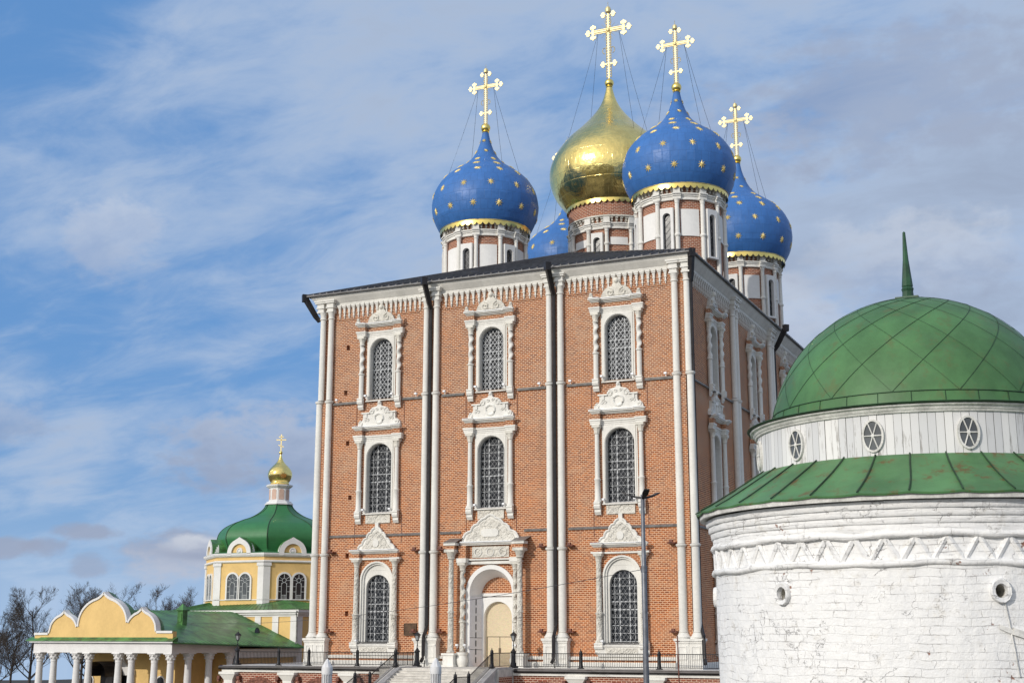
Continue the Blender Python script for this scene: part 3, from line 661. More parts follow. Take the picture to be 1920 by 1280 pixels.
# --- windows ------------------------------------------------------
def wavy_grille(hw, z0, spring, top, step=.15, per=.20, y=.36, w=.0135):
    """forged lattice of waved bars that touch side to side, trimmed to the arch"""
    m = MB()
    def inside(x, z): return abs(x) < hw and z > z0 and (z < spring or hypot(x, z - spring) < hw)
    n = int(2 * hw / step) + 1
    for k in range(-n, n + 1):
        xc = k * step; sg = 1 if k % 2 else -1; prev = None; dz = .05
        z = z0
        while z < top:
            x = xc + sg * step * .5 * .92 * cos(2 * pi * z / (2 * per))
            if inside(x, z):
                if prev: 
                    (a, b) = prev
                    m.add([(a - w, y, b), (a + w, y, b), (x + w, y, z), (x - w, y, z), (a - w, y + .03, b), (a + w, y + .03, b), (x + w, y + .03, z), (x - w, y + .03, z)], [(0, 1, 2, 3), (0, 3, 7, 4), (1, 2, 6, 5)])
                prev = (x, z)
            else: prev = None
            z += dz
    return m
def frame_bars(hw, z0, spring, top, y=.44):
    m = MB()
    for k in range(-2, 3):
        x = k * hw * .36; w = .042 if abs(k) == 1 else .018
        if k == 0: continue
        zt = spring + sqrt(max(0, hw * hw - x * x)) - .02
        m.box(x - w, x + w, y, y + .06, z0, zt)
    n = int((top - z0) / .52)
    for k in range(n + 1):
        z = z0 + .03 + k * (top - z0 - .05) / n; ww = hw if z < spring else sqrt(max(0.01, hw * hw - (z - spring) ** 2)) - .02
        h = .04 if k in (n // 2, n // 2 + 1) else .018
        m.box(-ww, ww, y - .004, y + .045, z - h, z + h)
    return m
def pane_mesh(hw, z0, spring, y=.52):
    m = MB(); m.prism([(-hw - .05, z0 - .05), (hw + .05, z0 - .05)] + [(x * 1.05, z) for x, z in arch_pts(hw, spring, 12)], y, y + .03); return m
def twist_col(z0, z1, zt0, r, square=True):
    """colonette: plain or faceted foot, twisted upper shaft"""
    m = MB()
    if square: m.lathe([(r * 1.15, z0), (r * 1.15, zt0)], 8, cap=True)
    else: m.lathe([(r * 1.1, z0), (r, zt0)], 14, cap=True)
    m.lathe([(r * 1.15, zt0 - .05), (r * 1.5, zt0), (r * 1.5, zt0 + .06), (r * 1.1, zt0 + .1)], 12)
    pr = []; N = int((z1 - zt0) / .07); 
    vs = []; fs = []; n = 12
    for i in range(N + 1):
        z = zt0 + .08 + (z1 - zt0 - .08) * i / N; ph = 2 * pi * z / .72
        for k in range(n):
            a = 2 * pi * k / n; rr = r * (1 + .17 * cos(2 * (a - ph * .5)) )
            vs.append((rr * cos(a) + .035 * cos(ph), rr * sin(a) + .035 * sin(ph), z))
    for i in range(N):
        for k in range(n): fs.append((i * n + k, i * n + (k + 1) % n, (i + 1) * n + (k + 1) % n, (i + 1) * n + k))
    m.add(vs, fs); m.lathe([(r * 1.1, z1), (r * 1.35, z1 + .05), (r * 1.1, z1 + .1)], 12)
    return m
def plain_col(z0, z1, zm, r):
    m = MB(); m.lathe([(r * 1.5, z0), (r * 1.5, z0 + .1), (r * 1.15, z0 + .2), (r * 1.1, zm - .05), (r * 1.35, zm), (r * 1.35, zm + .07), (r * .98, zm + .12), (r * .85, z1)], 14); return m
def col_cap(z, h, w):
    m = MB(); m.lathe([(w * .55, z), (w * .7, z + .05), (w * .62, z + .1), (w * .75, z + h * .45), (w * 1.05, z + h * .72)], 8, a0=pi / 8, a1=pi / 8 + 2 * pi)
    m.box(-w, w, -w, w, z + h * .7, z + h); return m
def corbel(z1, h, w, d):
    m = MB(); m.prof_x([(d * .1, z1), (-d * .5, z1), (-d * .52, z1 - h * .12), (-d * .42, z1 - h * .18), (-d * .5, z1 - h * .32), (-d * .40, z1 - h * .5), (-d * .12, z1 - h * .6), (-d * .16, z1 - h * .78), (0, z1 - h * .9), (d * .1, z1 - h)], -w, w); return m
def mirror_poly(half): return [(x, z) for x, z in half] + [(-x, z) for x, z in reversed(half) if x > 1e-6]
def volute(m, cx, cz, r, s, y, w=.055, turns=1.35, a0=0.0):
    pts = []
    for i in range(19):
        t = i / 18; a = a0 + s * 2 * pi * turns * t; rr = r * (1 - .8 * t); pts.append((cx + rr * cos(a), y, cz + rr * sin(a)))
    m.tube(pts, w, 5)
CX = 1.58
def steps_out(m, z0, z1, e, yc, yr, x1=2.0):
    """moulding that breaks forward over the two colonettes"""
    m.box(-x1 + .62 - e, x1 - .62 + e, yc, .02, z0, z1)
    for s in (-1, 1):
        a, b = sorted((s * (x1 + e), s * (x1 - .72 - e))); m.box(a, b, yr, yc + .003, z0, z1)
        m.box(min(a, b), max(a, b), yc + .003, .02, z0, z1) if False else None
def entab(z0, x1, nl):
    m = MB()
    for i, (e, yc, yr) in enumerate(((0, -.06, -.40), (.02, -.09, -.43), (.05, -.14, -.48))[3 - nl:]):
        steps_out(m, z0 + i * .13, z0 + i * .13 + .12, e, yc, yr, x1 - .05)
    return m
def ledge_mesh(z, x1):
    m = MB()
    for dz0, dz1, e, yc, yr in ((-.24, -.17, -.06, -.18, -.48), (-.17, -.09, .0, -.28, -.56), (-.09, 0, .08, -.40, -.66)): steps_out(m, z + dz0, z + dz1, e, yc, yr, x1 - .1)
    return m
def flash_mesh(z, x1):
    m = MB(); steps_out(m, z + .002, z + .05, .04, -.46, -.72, x1 - .1); return m
def frieze_mesh(z0, z1, x1):
    m = MB(); steps_out(m, z0, z1, -.06, -.08, -.42, x1 - .1); return m

ped3 = mirror_poly([(1.15, 25.02), (1.12, 25.25), (1.0, 25.5), (.8, 25.72), (.52, 25.84), (.34, 25.86), (.30, 26.0), (.20, 26.06), (.24, 26.2), (.2, 26.34), (.1, 26.42), (0, 26.5)])
ped2 = mirror_poly([(1.78, 17.17), (1.76, 17.45), (1.62, 17.62), (1.42, 17.66), (1.36, 17.8), (1.36, 18.1), (1.42, 18.22), (.82, 18.22), (.80, 18.4), (.62, 18.6), (.36, 18.66), (.2, 18.7), (.12, 18.82), (.15, 18.95), (.08, 19.05), (0, 19.1)])
ped1 = mirror_poly([(1.52, 8.15), (1.5, 8.32), (1.36, 8.5), (1.16, 8.56), (1.13, 8.74), (.98, 8.94), (.80, 8.98), (.76, 9.16), (.62, 9.36), (.44, 9.4), (.38, 9.56), (.22, 9.7), (.14, 9.72), (.13, 10.12), (0, 10.12)])
def rim(m, poly, y, w, skip_base=True):
    pts = [p for p in poly]; m.tube([(x, y, z) for x, z in pts], w, 5)
UNITS = {}
def make_parts():
    U = {}
    # third floor
    s = MB(); arch_plate(s, -1.22, 1.22, 19.22, 24.05, .95, 22.90, -.05, .60); arch_plate(s, -1.10, 1.10, 19.24, 23.95, .99, 22.90, -.10, -.05)
    U[3] = dict(sur=s, surm='stone', hw=.95, z0=19.28, sp=22.90, top=23.85, col=twist_col(19.35, 23.36, 21.15, .155), colm='stone', colz=0, cap=col_cap(23.42, .64, .28),
                ent=entab(24.06, 2.0, 3), led=25.0, lx=2.0, fr=(24.44, 24.762), corb=(19.35, .85, .22, .5), ped=ped3, pedm='stone_dirty')
    s = MB(); arch_plate(s, -1.27, 1.27, 10.82, 16.16, 1.04, 14.88, -.05, .60); arch_plate(s, -1.16, 1.16, 10.84, 16.06, 1.08, 14.88, -.10, -.05)
    U[2] = dict(sur=s, surm='stone', hw=1.04, z0=10.9, sp=14.88, top=15.92, col=plain_col(10.9, 15.55, 12.4, .17), colm='stone', cap=col_cap(15.53, .64, .28),
                ent=entab(16.17, 2.05, 3), led=17.15, lx=2.05, fr=(16.55, 16.912), corb=(10.9, .85, .22, .5), ped=ped2, pedm='stone')
    s = MB(); arch_plate(s, -1.27, 1.27, 1.64, 7.2, .97, 5.42, .16, .60); arch_ring(s, 1.24, 1.36, 5.98, -.10, .20, legs=1.64); arch_ring(s, 1.12, 1.24, 5.98, .02, .20, legs=1.64)
    s.box(-1.1, 1.1, .145, .16, 6.70, 6.74)
    U[1] = dict(sur=s, surm='stone', hw=.97, z0=1.7, sp=5.42, top=6.39, col=plain_col(1.62, 6.95, 3.5, .20), colm='carved', cap=col_cap(6.9, .56, .30),
                ent=entab(7.46, 2.05, 1), led=8.12, lx=2.05, fr=(7.58, 7.882), corb=(1.62, .75, .30, .66), ped=ped1, pedm='stone')
    for f, u in U.items():
        u['me'] = {}
        me = u['me']
        me['window'] = meshof('window', u['sur'], u['surm'], 30)
        me['grille'] = meshof('grille', wavy_grille(u['hw'], u['z0'], u['sp'], u['top'], w=(.021 if f == 3 else .013)), 'grille_sunlit' if f == 3 else 'grille')
        me['window_bars'] = meshof('window_bars', frame_bars(u['hw'], u['z0'], u['sp'], u['top']), 'winframe')
        me['pane'] = meshof('pane', pane_mesh(u['hw'], u['z0'], u['sp']), 'pane')
        cm = MB().merge(u['col']); me['colonette'] = meshof('colonette', cm, u['colm'], 45)
        me['capital'] = meshof('capital', u['cap'], 'stone_dirty', 40)
        en = MB().merge(u['ent']).merge(ledge_mesh(u['led'], u['lx'])); me['entablature'] = meshof('entablature', en, 'stone')
        me['frieze'] = meshof('frieze', frieze_mesh(u['fr'][0], u['fr'][1], u['lx']), 'brick')
        me['flashing'] = meshof('flashing', flash_mesh(u['led'], u['lx']), 'lampw')
        me['corbel'] = meshof('corbel', corbel(*u['corb']), 'stone')
        pm = MB().prism(u['ped'], -.22, .01)
        if f == 3:
            for sg in (-1, 1): volute(pm, sg * .48, 25.42, .30, sg, -.24, .06, 1.3, pi / 2); volute(pm, sg * .16, 25.15, .14, -sg, -.24, .04, 1.0, 0)
            pm.sphere((0, -.2, 26.25), .2, 10, 6)
            for sg in (-1, 1): pm.box(sg * 1.75 - .14, sg * 1.75 + .14, -.66, -.5, 25.06, 25.22); pm.sphere((sg * 1.75, -.58, 25.3), .13, 8, 6)
        if f == 2:
            pts = [(.36 * cos(2 * pi * i / 20), -.24, 17.78 + .36 * sin(2 * pi * i / 20)) for i in range(21)]; pm.tube(pts, .085, 6)
            for sg in (-1, 1):
                volute(pm, sg * 1.5, 17.45, .2, -sg, -.24, .05, 1.1, pi / 2); volute(pm, sg * .62, 18.32, .22, sg, -.24, .055, 1.1, pi / 2)
                volute(pm, sg * .95, 17.75, .13, sg, -.24, .04, 1.0, 0); volute(pm, sg * 1.15, 17.72, .12, -sg, -.24, .04, 1.0, pi)
                pm.box(sg * 1.1 - .1, sg * 1.1 + .1, -.30, -.22, 17.85, 18.15); pm.box(sg * 1.1 - .34, sg * 1.1 + .34, -.33, -.22, 18.15, 18.25)
                volute(pm, sg * .2, 18.5, .13, sg, -.24, .045, 1.0, 0)
            pm.sphere((0, -.2, 18.95), .13, 8, 6)
        if f == 1:
            rim(pm, ped1[:13], -.24, .075); rim(pm, [(-x, z) for x, z in ped1[:13]], -.24, .075); pm.box(-1.62, 1.62, -.34, 0, 8.12, 8.2)
        me['pediment'] = meshof('pediment', pm, u['pedm'], 35)
        if f == 1:
            ip = [(x * .82, 8.2 + (z - 8.15) * .86) for x, z in mirror_poly([(1.45, 8.15), (1.4, 8.32), (1.1, 8.6), (.9, 8.95), (.65, 9.3), (.35, 9.5), (0, 9.75)])]
            cp = MB().prism(ip, -.27, -.20); me['carving'] = meshof('carving', cp, 'carved')
            hb = MB().prism([(x * .24, 8.62 + z * .26) for x, z in ((1, -.4), (1, .6), (.5, 1.1), (-.5, 1.1), (-1, .6), (-1, -.4), (-.5, -1), (.5, -1))], -.33, -.26); me['medallion'] = meshof('medallion', hb, 'stone')
    # sills
    m = MB(); m.prof_x([(.0, 10.08), (-.10, 10.08), (-.10, 10.74), (0, 10.74)], -1.02, 1.02); U[2]['me']['sill_panel'] = meshof('sill_panel', m, 'carved')
    m = MB(); m.prof_x([(0, .74), (-.30, .74), (-.34, 1.3), (-.42, 1.42), (-.42, 1.52), (0, 1.52)], -1.7, 1.7); U[1]['me']['sill_block'] = meshof('sill_block', m, 'stone')
    m = MB(); m.box(-1.1, 1.1, -.36, -.325, .92, 1.28); U[1]['me']['sill_panel'] = meshof('sill_panel', m, 'carved')
    for f, z, x1, d in ((3, 19.2, 1.2, .22), (2, 10.84, 1.25, .24), (1, 1.62, 1.3, .42)):
        m = MB(); m.prof_x([(.5, z + .08), (.5, z - .02), (-d, z - .12), (-d, z - .04)], -x1, x1); U[f]['me']['sill'] = meshof('sill', m, 'flash' if f == 1 else 'stone')
    # brick spandrel above the ground-floor arches
    m = MB(); arch_plate(m, -1.362, 1.362, 1.66, 7.38, 1.355, 5.98, .012, .3, n=16); U[1]['me']['spandrel'] = meshof('spandrel', m, 'brick')
    return U
UNITS = make_parts()
def place_window(f, loc, rz=0.0):
    u = UNITS[f]; me = u['me']; Rm = Matrix.Translation(loc) @ Matrix.Rotation(rz, 4, 'Z')
    w = put('window', me['window'], cath, loc, rz)
    for k in ('grille', 'window_bars', 'pane', 'entablature', 'frieze', 'flashing', 'pediment', 'sill', 'sill_panel', 'sill_block', 'spandrel', 'carving', 'medallion'):
        if k in me: put(k, me[k], w, loc, rz)
    for s in (-1, 1):
        p = Rm @ Vector((s * CX, -.22, 0))
        put('colonette', me['colonette'], w, p, rz); put('capital', me['capital'], w, p, rz); put('corbel', me['corbel'], w, p, rz)
for i, bx in enumerate(BAYS):
    place_window(3, (bx, 0, 0)); place_window(2, (bx, 0, 0))
    if i != 1: place_window(1, (bx, 0, 0))
for k, sy in enumerate(SIDE):
    for f in (3, 2, 1): place_window(f, (XR, sy, 0), radians(90))

# --- portal ---------------------------------------------------------
PX = -15.0
por = MB()
arch_ring(por, 1.62, 1.92, 4.98, -.16, .1, cx=PX, n=24, legs=0.0)
# splayed reveal
a = arch_pts(1.62, 4.98, 24, PX); b = arch_pts(1.28, 4.80, 24, PX - .0)
a = [(PX + 1.62, 0)] + a + [(PX - 1.62, 0)]; b = [(PX + 1.28, 0)] + b + [(PX - 1.28, 0)]
for i in range(len(a) - 1): por.quad((a[i][0], -.16, a[i][1]), (a[i + 1][0], -.16, a[i + 1][1]), (b[i + 1][0], 1.15, b[i + 1][1]), (b[i][0], 1.15, b[i][1]))
portal = obj('portal', por, 'plaster', cath, smooth=30)
m = MB(); arch_plate(m, -1.955, 1.955, 0.0, 7.02, 1.86, 4.98, .004, .2, n=24); m.xf(Matrix.Translation((PX, 0, 0))); obj('portal_spandrel', m, 'brick', portal)
m = MB(); m.prism([(PX - 1.3, 4.9), (PX + 1.3, 4.9)] + arch_pts(1.3, 4.8, 16, PX), 1.12, 1.2); obj('tympanum', m, 'brick', portal)
m = MB(); m.box(PX - 1.27, PX + 1.27, 1.02, 1.14, 4.78, 5.0); obj('lintel', m, 'plaster', portal)
m = MB(); arch_plate(m, -1.27, 1.27, 0, 4.72, 1.08, 3.34, 1.04, 1.42); m.xf(Matrix.Translation((PX, 0, 0))); obj('door_frame', m, 'plaster', portal)
m = MB(); m.box(PX - 1.15, PX + 1.15, 1.36, 1.40, 0, 4.6); obj('plywood_door', m, 'osb', portal)
for x0, x1, z0, z1, yy in ((-.95, .95, 2.0, 2.035, 1.335), (-.96, -.93, 0, 2.0, 1.335), (.0, .03, .0, 2.0, 1.335), (-.06, .09, .95, 1.25, 1.31)): obj('door_batten', MB().box(PX + x0, PX + x1, yy, yy + .025, z0, z1), 'door_wood', portal)
m = MB()                                             # building sheet over the left reveal
m.add([(PX - 1.615, -.20, 0), (PX - 1.24, 1.06, 0), (PX - 1.24, 1.06, 4.75), (PX - 1.60, -.20, 4.75), (PX - 1.58, -.20, 0), (PX - 1.20, 1.04, 0), (PX - 1.20, 1.04, 4.75), (PX - 1.565, -.20, 4.75)],
      [(0, 1, 2, 3), (4, 5, 6, 7), (0, 4, 7, 3), (1, 5, 6, 2), (3, 2, 6, 7)])
obj('door_sheeting', m, 'sheet', portal)
m = MB()
def onsheet(t, z, o=.012): return Vector((PX - 1.575 + .37 * t + o, -.195 + 1.23 * t, z))
for k in range(8):
    z0 = .25 + k * .56; m.quad(onsheet(.45, z0), onsheet(.53, z0), onsheet(.53, z0 + .4), onsheet(.45, z0 + .4))
for z in (1.15, 1.95): m.quad(onsheet(0, z), onsheet(1, z - .03), onsheet(1, z), onsheet(0, z + .03))
obj('sheeting_slot', m, 'iron', portal)
pco = MB(); pco.lathe([(.28, .95), (.28, 1.02), (.23, 1.1), (.205, 1.2), (.20, 3.6), (.24, 3.65), (.24, 3.72), (.195, 3.78), (.17, 7.25), (.21, 7.32)], 16)
pcom = meshof('portal_column', pco, 'carved', 40)
pci = twist_col(1.0, 6.5, 3.0, .165, False); pcim = meshof('twisted_column', pci, 'carved', 45)
pcap = meshof('portal_capital', col_cap(7.3, .68, .39), 'stone_dirty', 40); icap = meshof('portal_capital', col_cap(6.5, .55, .30), 'stone_dirty', 40)
def pbase(w):
    m = MB(); m.box(-w, w, -w, w, 0, .14); m.box(-w * .86, w * .86, -w * .86, w * .86, .14, .78); m.box(-w * 1.05, w * 1.05, -w * 1.05, w * 1.05, .78, .92); return m
pb1 = meshof('portal_base', pbase(.46), 'stone')
m = MB(); m.lathe([(.30, 0), (.34, .12), (.40, .3), (.42, .5), (.34, .74), (.38, .8), (.40, .98)], 16); pb2 = meshof('portal_base', m, 'stone', 40)
for s in (-1, 1):
    xo, xi = PX - .15 + s * 2.62, PX - .02 + s * 2.02
    for me, x, y in ((pcom, xo, -.75), (pcap, xo, -.75), (pb1, xo, -.75), (pcim, xi, -.42), (icap, xi, -.42), (pb2, xi, -.42)): put(me.name.split('.')[0], me, portal, (x, y, 0))
m = MB()
m.box(PX - 1.8, PX + 1.8, -.26, .01, 6.95, 7.08); m.box(PX - 1.8, PX + 1.8, -.32, .01, 7.22, 7.33); m.box(PX - 2.4, PX + 2.4, -.20, .01, 7.08, 7.15)
for s in (-1, 1): m.box(PX + s * 2.02 - .36, PX + s * 2.02 + .36, -.74, -.262, 7.06, 7.36)
obj('portal_entablature', m, 'stone', portal)
m = MB()
m.box(PX - 2.2, PX + 2.2, -.16, .012, 7.34, 8.24)
for s in (-1, 1): m.box(PX - .15 + s * 2.62 - .34, PX - .15 + s * 2.62 + .34, -1.0, -.162, 7.98, 8.24); m.box(PX + s * 2.02 - .28, PX + s * 2.02 + .28, -.6, -.163, 7.37, 8.24)
obj('portal_frieze', m, 'brick', portal)
m = MB(); m.box(PX - 1.42, PX + 1.42, -.22, -.155, 7.40, 8.16); obj('carved_panel', m, 'carved', portal)
for x in (-.95, 0, .95):
    m = MB(); m.lathe([(.30, 0), (.30, .05), (.24, .05), (.24, .02)], 18); 
    k = len(m.v) - 72
    for i in range(k, len(m.v)): vx, vy, vz = m.v[i]; m.v[i] = (PX + x + vx, -.22 - vz, 7.78 + vy)
    obj('rosette', m, 'stone', portal)
m = MB(); m.box(PX - 2.25, PX + 2.25, -.42, .01, 8.26, 8.36); m.box(PX - 2.35, PX + 2.35, -.52, .01, 8.36, 8.44)
for s in (-1, 1): m.box(PX - .15 + s * 2.62 - .46, PX - .15 + s * 2.62 + .46, -1.1, -.421, 8.25, 8.42)
obj('portal_cornice', m, 'stone', portal)
m = MB(); m.box(PX - 2.2, PX + 2.2, -.60, .0, 8.445, 8.52); obj('portal_flashing', m, 'lampw', portal)
for s in (-1, 1):
    m = MB(); x = PX - .15 + s * 2.62; m.add([(x - .5, -1.15, 8.425), (x + .5, -1.15, 8.425), (x + .5, .0, 8.8), (x - .5, .0, 8.8)], [(0, 1, 2, 3)]); m.box(x - .5, x + .5, -1.15, -.525, 8.42, 8.46)
    obj('corner_flashing', m, 'flash', portal)
half = [(2.16, 8.5), (2.1, 8.8), (1.95, 9.06), (1.7, 9.2), (1.5, 9.24), (1.4, 9.5), (1.2, 9.68), (1.0, 9.72), (.85, 9.92), (.6, 10.08), (.4, 10.12), (.25, 10.26), (0, 10.36)]
m = MB().prism(mirror_poly([(x + PX * 0, z) for x, z in half]), -.24, .01)
for sg in (-1, 1): m.tube([(sg * x, -.26, z) for x, z in half], .085, 6)
m.xf(Matrix.Translation((PX, 0, 0))); obj('portal_pediment', m, 'stone', portal, smooth=35)
m = MB().prism([(x * .88, 8.5 + (z - 8.5) * .88) for x, z in mirror_poly(half)], -.30, -.20).xf(Matrix.Translation((PX, 0, 0))); obj('pediment_carving', m, 'carved', portal)
m = MB().prism([(x * .66, 9.1 + z * .30) for x, z in ((1, -.45), (1, .45), (.75, .9), (-.75, .9), (-1, .45), (-1, -.45), (-.75, -.9), (.75, -.9))], -.36, -.29).xf(Matrix.Translation((PX, 0, 0))); obj('medallion', m, 'stone', portal)

# --- floodlights on the ledges
def flood():
    m = MB(); m.box(-.09, .09, -.14, .06, -.06, .08); m.box(-.02, .02, -.02, .02, -.2, -.06); return m
flm = meshof('floodlight', flood(), 'lampw')
def rflood():
    m = MB(); m.box(-.26, .26, -.5, 0, -.05, .02); m.box(-.1, .1, -.55, -.3, .02, .2); return m
rfm = meshof('lamp_bracket', rflood(), 'rustred')
for x in FCOL:
    for dx in (-.62, .62):
        if x in (FCOL[0],) and dx < 0: continue
        if x in (FCOL[1], FCOL[3], FCOL[5]) and dx > 0: continue
        if x in (FCOL[2], FCOL[4]) and dx < 0: continue
        put('floodlight', flm, cath, (x + dx * 1.2, -.3, 19.36)); put('lamp_bracket', rfm, cath, (x + dx, -.02, 8.05)); put('lamp_bracket', rfm, cath, (x + dx, -.02, 2.35))
for bx in BAYS:
    for z in (19.5, 11.05):
        for s in (-1, 1):
            m = MB(); put('floodlight', flm, cath, (bx + s * 1.12, -.32, z))
for bx in (BAYS[0], BAYS[2]): put('floodlight', flm, cath, (bx - 1.25, -.6, 1.75))
for x in (-17.35, -16.75, -12.95): put('floodlight', flm, cath, (x, -.55, 1.45))
for bx in BAYS:
    for s in (-1, 1):
        obj('lamp_cable', MB().box(bx + s * 2.02 - .018, bx + s * 2.02 + .018, -.03, 0, 17.3, 18.9), 'rustred', cath); obj('lamp_cable', MB().box(bx + s * 1.95 - .018, bx + s * 1.95 + .018, -.03, 0, 8.6, 10.6), 'rustred', cath)
# ================================================================== DRUMS AND DOMES
def ringarc(mb, r0, r1, z0, z1, a0, a1, n=6):
    """block of a ring between two radii and angles (angle measured from -y towards +x)"""
    P = lambda r, a, z: (r * sin(a), -r * cos(a), z)
    for k in range(n):
        a, b = a0 + (a1 - a0) * k / n, a0 + (a1 - a0) * (k + 1) / n
        mb.add([P(r1, a, z0), P(r1, b, z0), P(r1, b, z1), P(r1, a, z1), P(r0, a, z0), P(r0, b, z0), P(r0, b, z1), P(r0, a, z1)],
               [(0, 1, 2, 3), (3, 2, 6, 7), (1, 0, 4, 5)] + ([(0, 3, 7, 4)] if k == 0 else []) + ([(2, 1, 5, 6)] if k == n - 1 else []))
    return mb
D2 = radians
def star_mesh():
    m = MB(); n = 8; vs = [(0, 0, .10)]
    for k in range(16):
        a = pi * k / 8; r = .35 if k % 2 == 0 else .135; vs.append((r * cos(a), r * sin(a), .03))
    fs = [(0, k + 1, (k + 1) % 16 + 1) for k in range(16)]
    b = [(x, y, -.12) for x, y, z in vs[1:]]; vs += b
    fs += [(k + 1, k + 17, (k + 1) % 16 + 17, (k + 1) % 16 + 1) for k in range(16)]
    return m.add(vs, fs)
STAR = meshof('star', star_mesh(), 'gold_star')
BP = [(3.95, 0), (4.2, .35), (4.55, 1.1), (4.74, 2.0), (4.74, 2.8), (4.5, 3.7), (4.05, 4.5), (3.4, 5.2), (2.5, 5.85), (1.75, 6.4), (1.15, 7.05), (.7, 7.9), (.42, 8.8), (.26, 9.6)]
GP = [(4.1, 0), (4.45, .35), (4.75, .75), (5.15, 1.3), (5.5, 2.1), (5.72, 3.1), (5.66, 4.1), (5.36, 5.0), (4.9, 5.8), (4.3, 6.6), (3.7, 7.25), (2.9, 7.98), (2.11, 8.8), (1.4, 9.65), (.86, 10.5), (.5, 11.4), (.26, 12.4)]
def cr_interp(P, n):
    """smooth the profile (Catmull-Rom)"""
    out = []
    for i in range(len(P) - 1):
        p0, p1, p2, p3 = P[max(i - 1, 0)], P[i], P[i + 1], P[min(i + 2, len(P) - 1)]
        for k in range(n):
            t = k / n
            out.append(tuple(0.5 * (2 * p1[j] + (p2[j] - p0[j]) * t + (2 * p0[j] - 5 * p1[j] + 4 * p2[j] - p3[j]) * t * t + (3 * p1[j] - p0[j] - 3 * p2[j] + p3[j]) * t ** 3) for j in (0, 1)))
    out.append(P[-1]); return out
def prof_at(P, z):
    for (r0, z0), (r1, z1) in zip(P, P[1:]):
        if z0 <= z <= z1:
            t = (z - z0) / (z1 - z0); return r0 + (r1 - r0) * t, atan2(-(r1 - r0), z1 - z0)
    return P[-1][0], 0
def petal(m, x, z, ang, s):
    """one leaf of the trefoil ends, a flat heart-shaped sheet"""
    pts = [(-.10, -.12), (.10, -.12), (.12, .02), (.34, .0), (.46, .18), (.40, .38), (.22, .46), (.12, .50), (0, .66), (-.12, .50), (-.22, .46), (-.40, .38), (-.46, .18), (-.34, .0), (-.12, .02)]
    c, sn = cos(ang), sin(ang)
    P = [(x + s * (px * c - pz * sn), z + s * (px * sn + pz * c)) for px, pz in pts]
    m.prism(P, -.04, .04)
def cross_mesh(k):
    """openwork gilt cross: z measured from the ball's centre; k scales a small dome's cross"""
    m = MB(); w = .085
    H = 6.0
    m.box(-w * .55, w * .55, -.05, .05, .35, 5.3)
    m.box(-1.3, 1.3, -.05, .05, 4.0 - w * .55, 4.0 + w * .55)
    for z_ in (-.13, .13): m.box(-1.12, 1.12, -.035, .035, 4.0 + z_ - .022, 4.0 + z_ + .022)
    for k_ in range(24): m.box(-.14, .14, -.03, .03, .5 + k_ * .2, .53 + k_ * .2)
    for s in (-1, 1):
        m.tube([(s * .17, 0, .4), (s * .15, 0, 5.2)], .035, 4)
        petal(m, s * 1.40, 4.0, -s * pi / 2, .54); petal(m, s * 1.14, 4.27, 0, .5); petal(m, s * 1.14, 3.73, pi, .5)
        petal(m, s * .26, 5.2, -s * pi / 2, .5); petal(m, s * .32, 1.45, -s * pi / 2, .5)
        m.box(s * 1.14 - .09, s * 1.14 + .09, -.055, .055, 3.78, 4.22); m.box(min(s * .1, s * .3), max(s * .1, s * .3), -.05, .05, 1.4, 1.5)
        pts = []
        for i in range(14): t = i / 13; a = -pi / 2 + s * t * 2 * pi * .9; pts.append((s * (.28 + .0) + .2 * (1 - .5 * t) * cos(a), 0, 2.5 + .26 * (1 - .5 * t) * sin(a)))
        m.tube(pts, .03, 4)
    for q in range(4):
        for da in (-24, 0, 24):
            a = pi / 4 + q * pi / 2 + radians(da); L = .85 if da else .72
            m.tube([(.12 * cos(a), 0, 4.0 + .12 * sin(a)), (L * cos(a), 0, 4.0 + L * sin(a))], .022, 4, .008)
    m.sphere((0, 0, 4.0), .17, 10, 6)
    m.lathe([(.12, 5.3), (.2, 5.38), (.22, 5.55), (.16, 5.72), (.05, 5.8)], 10); m.tube([(0, 0, 5.7), (0, 0, 6.15)], .02, 4)
    m.v = [(x * k, y * k, z * k) for x, y, z in m.v]
    return m
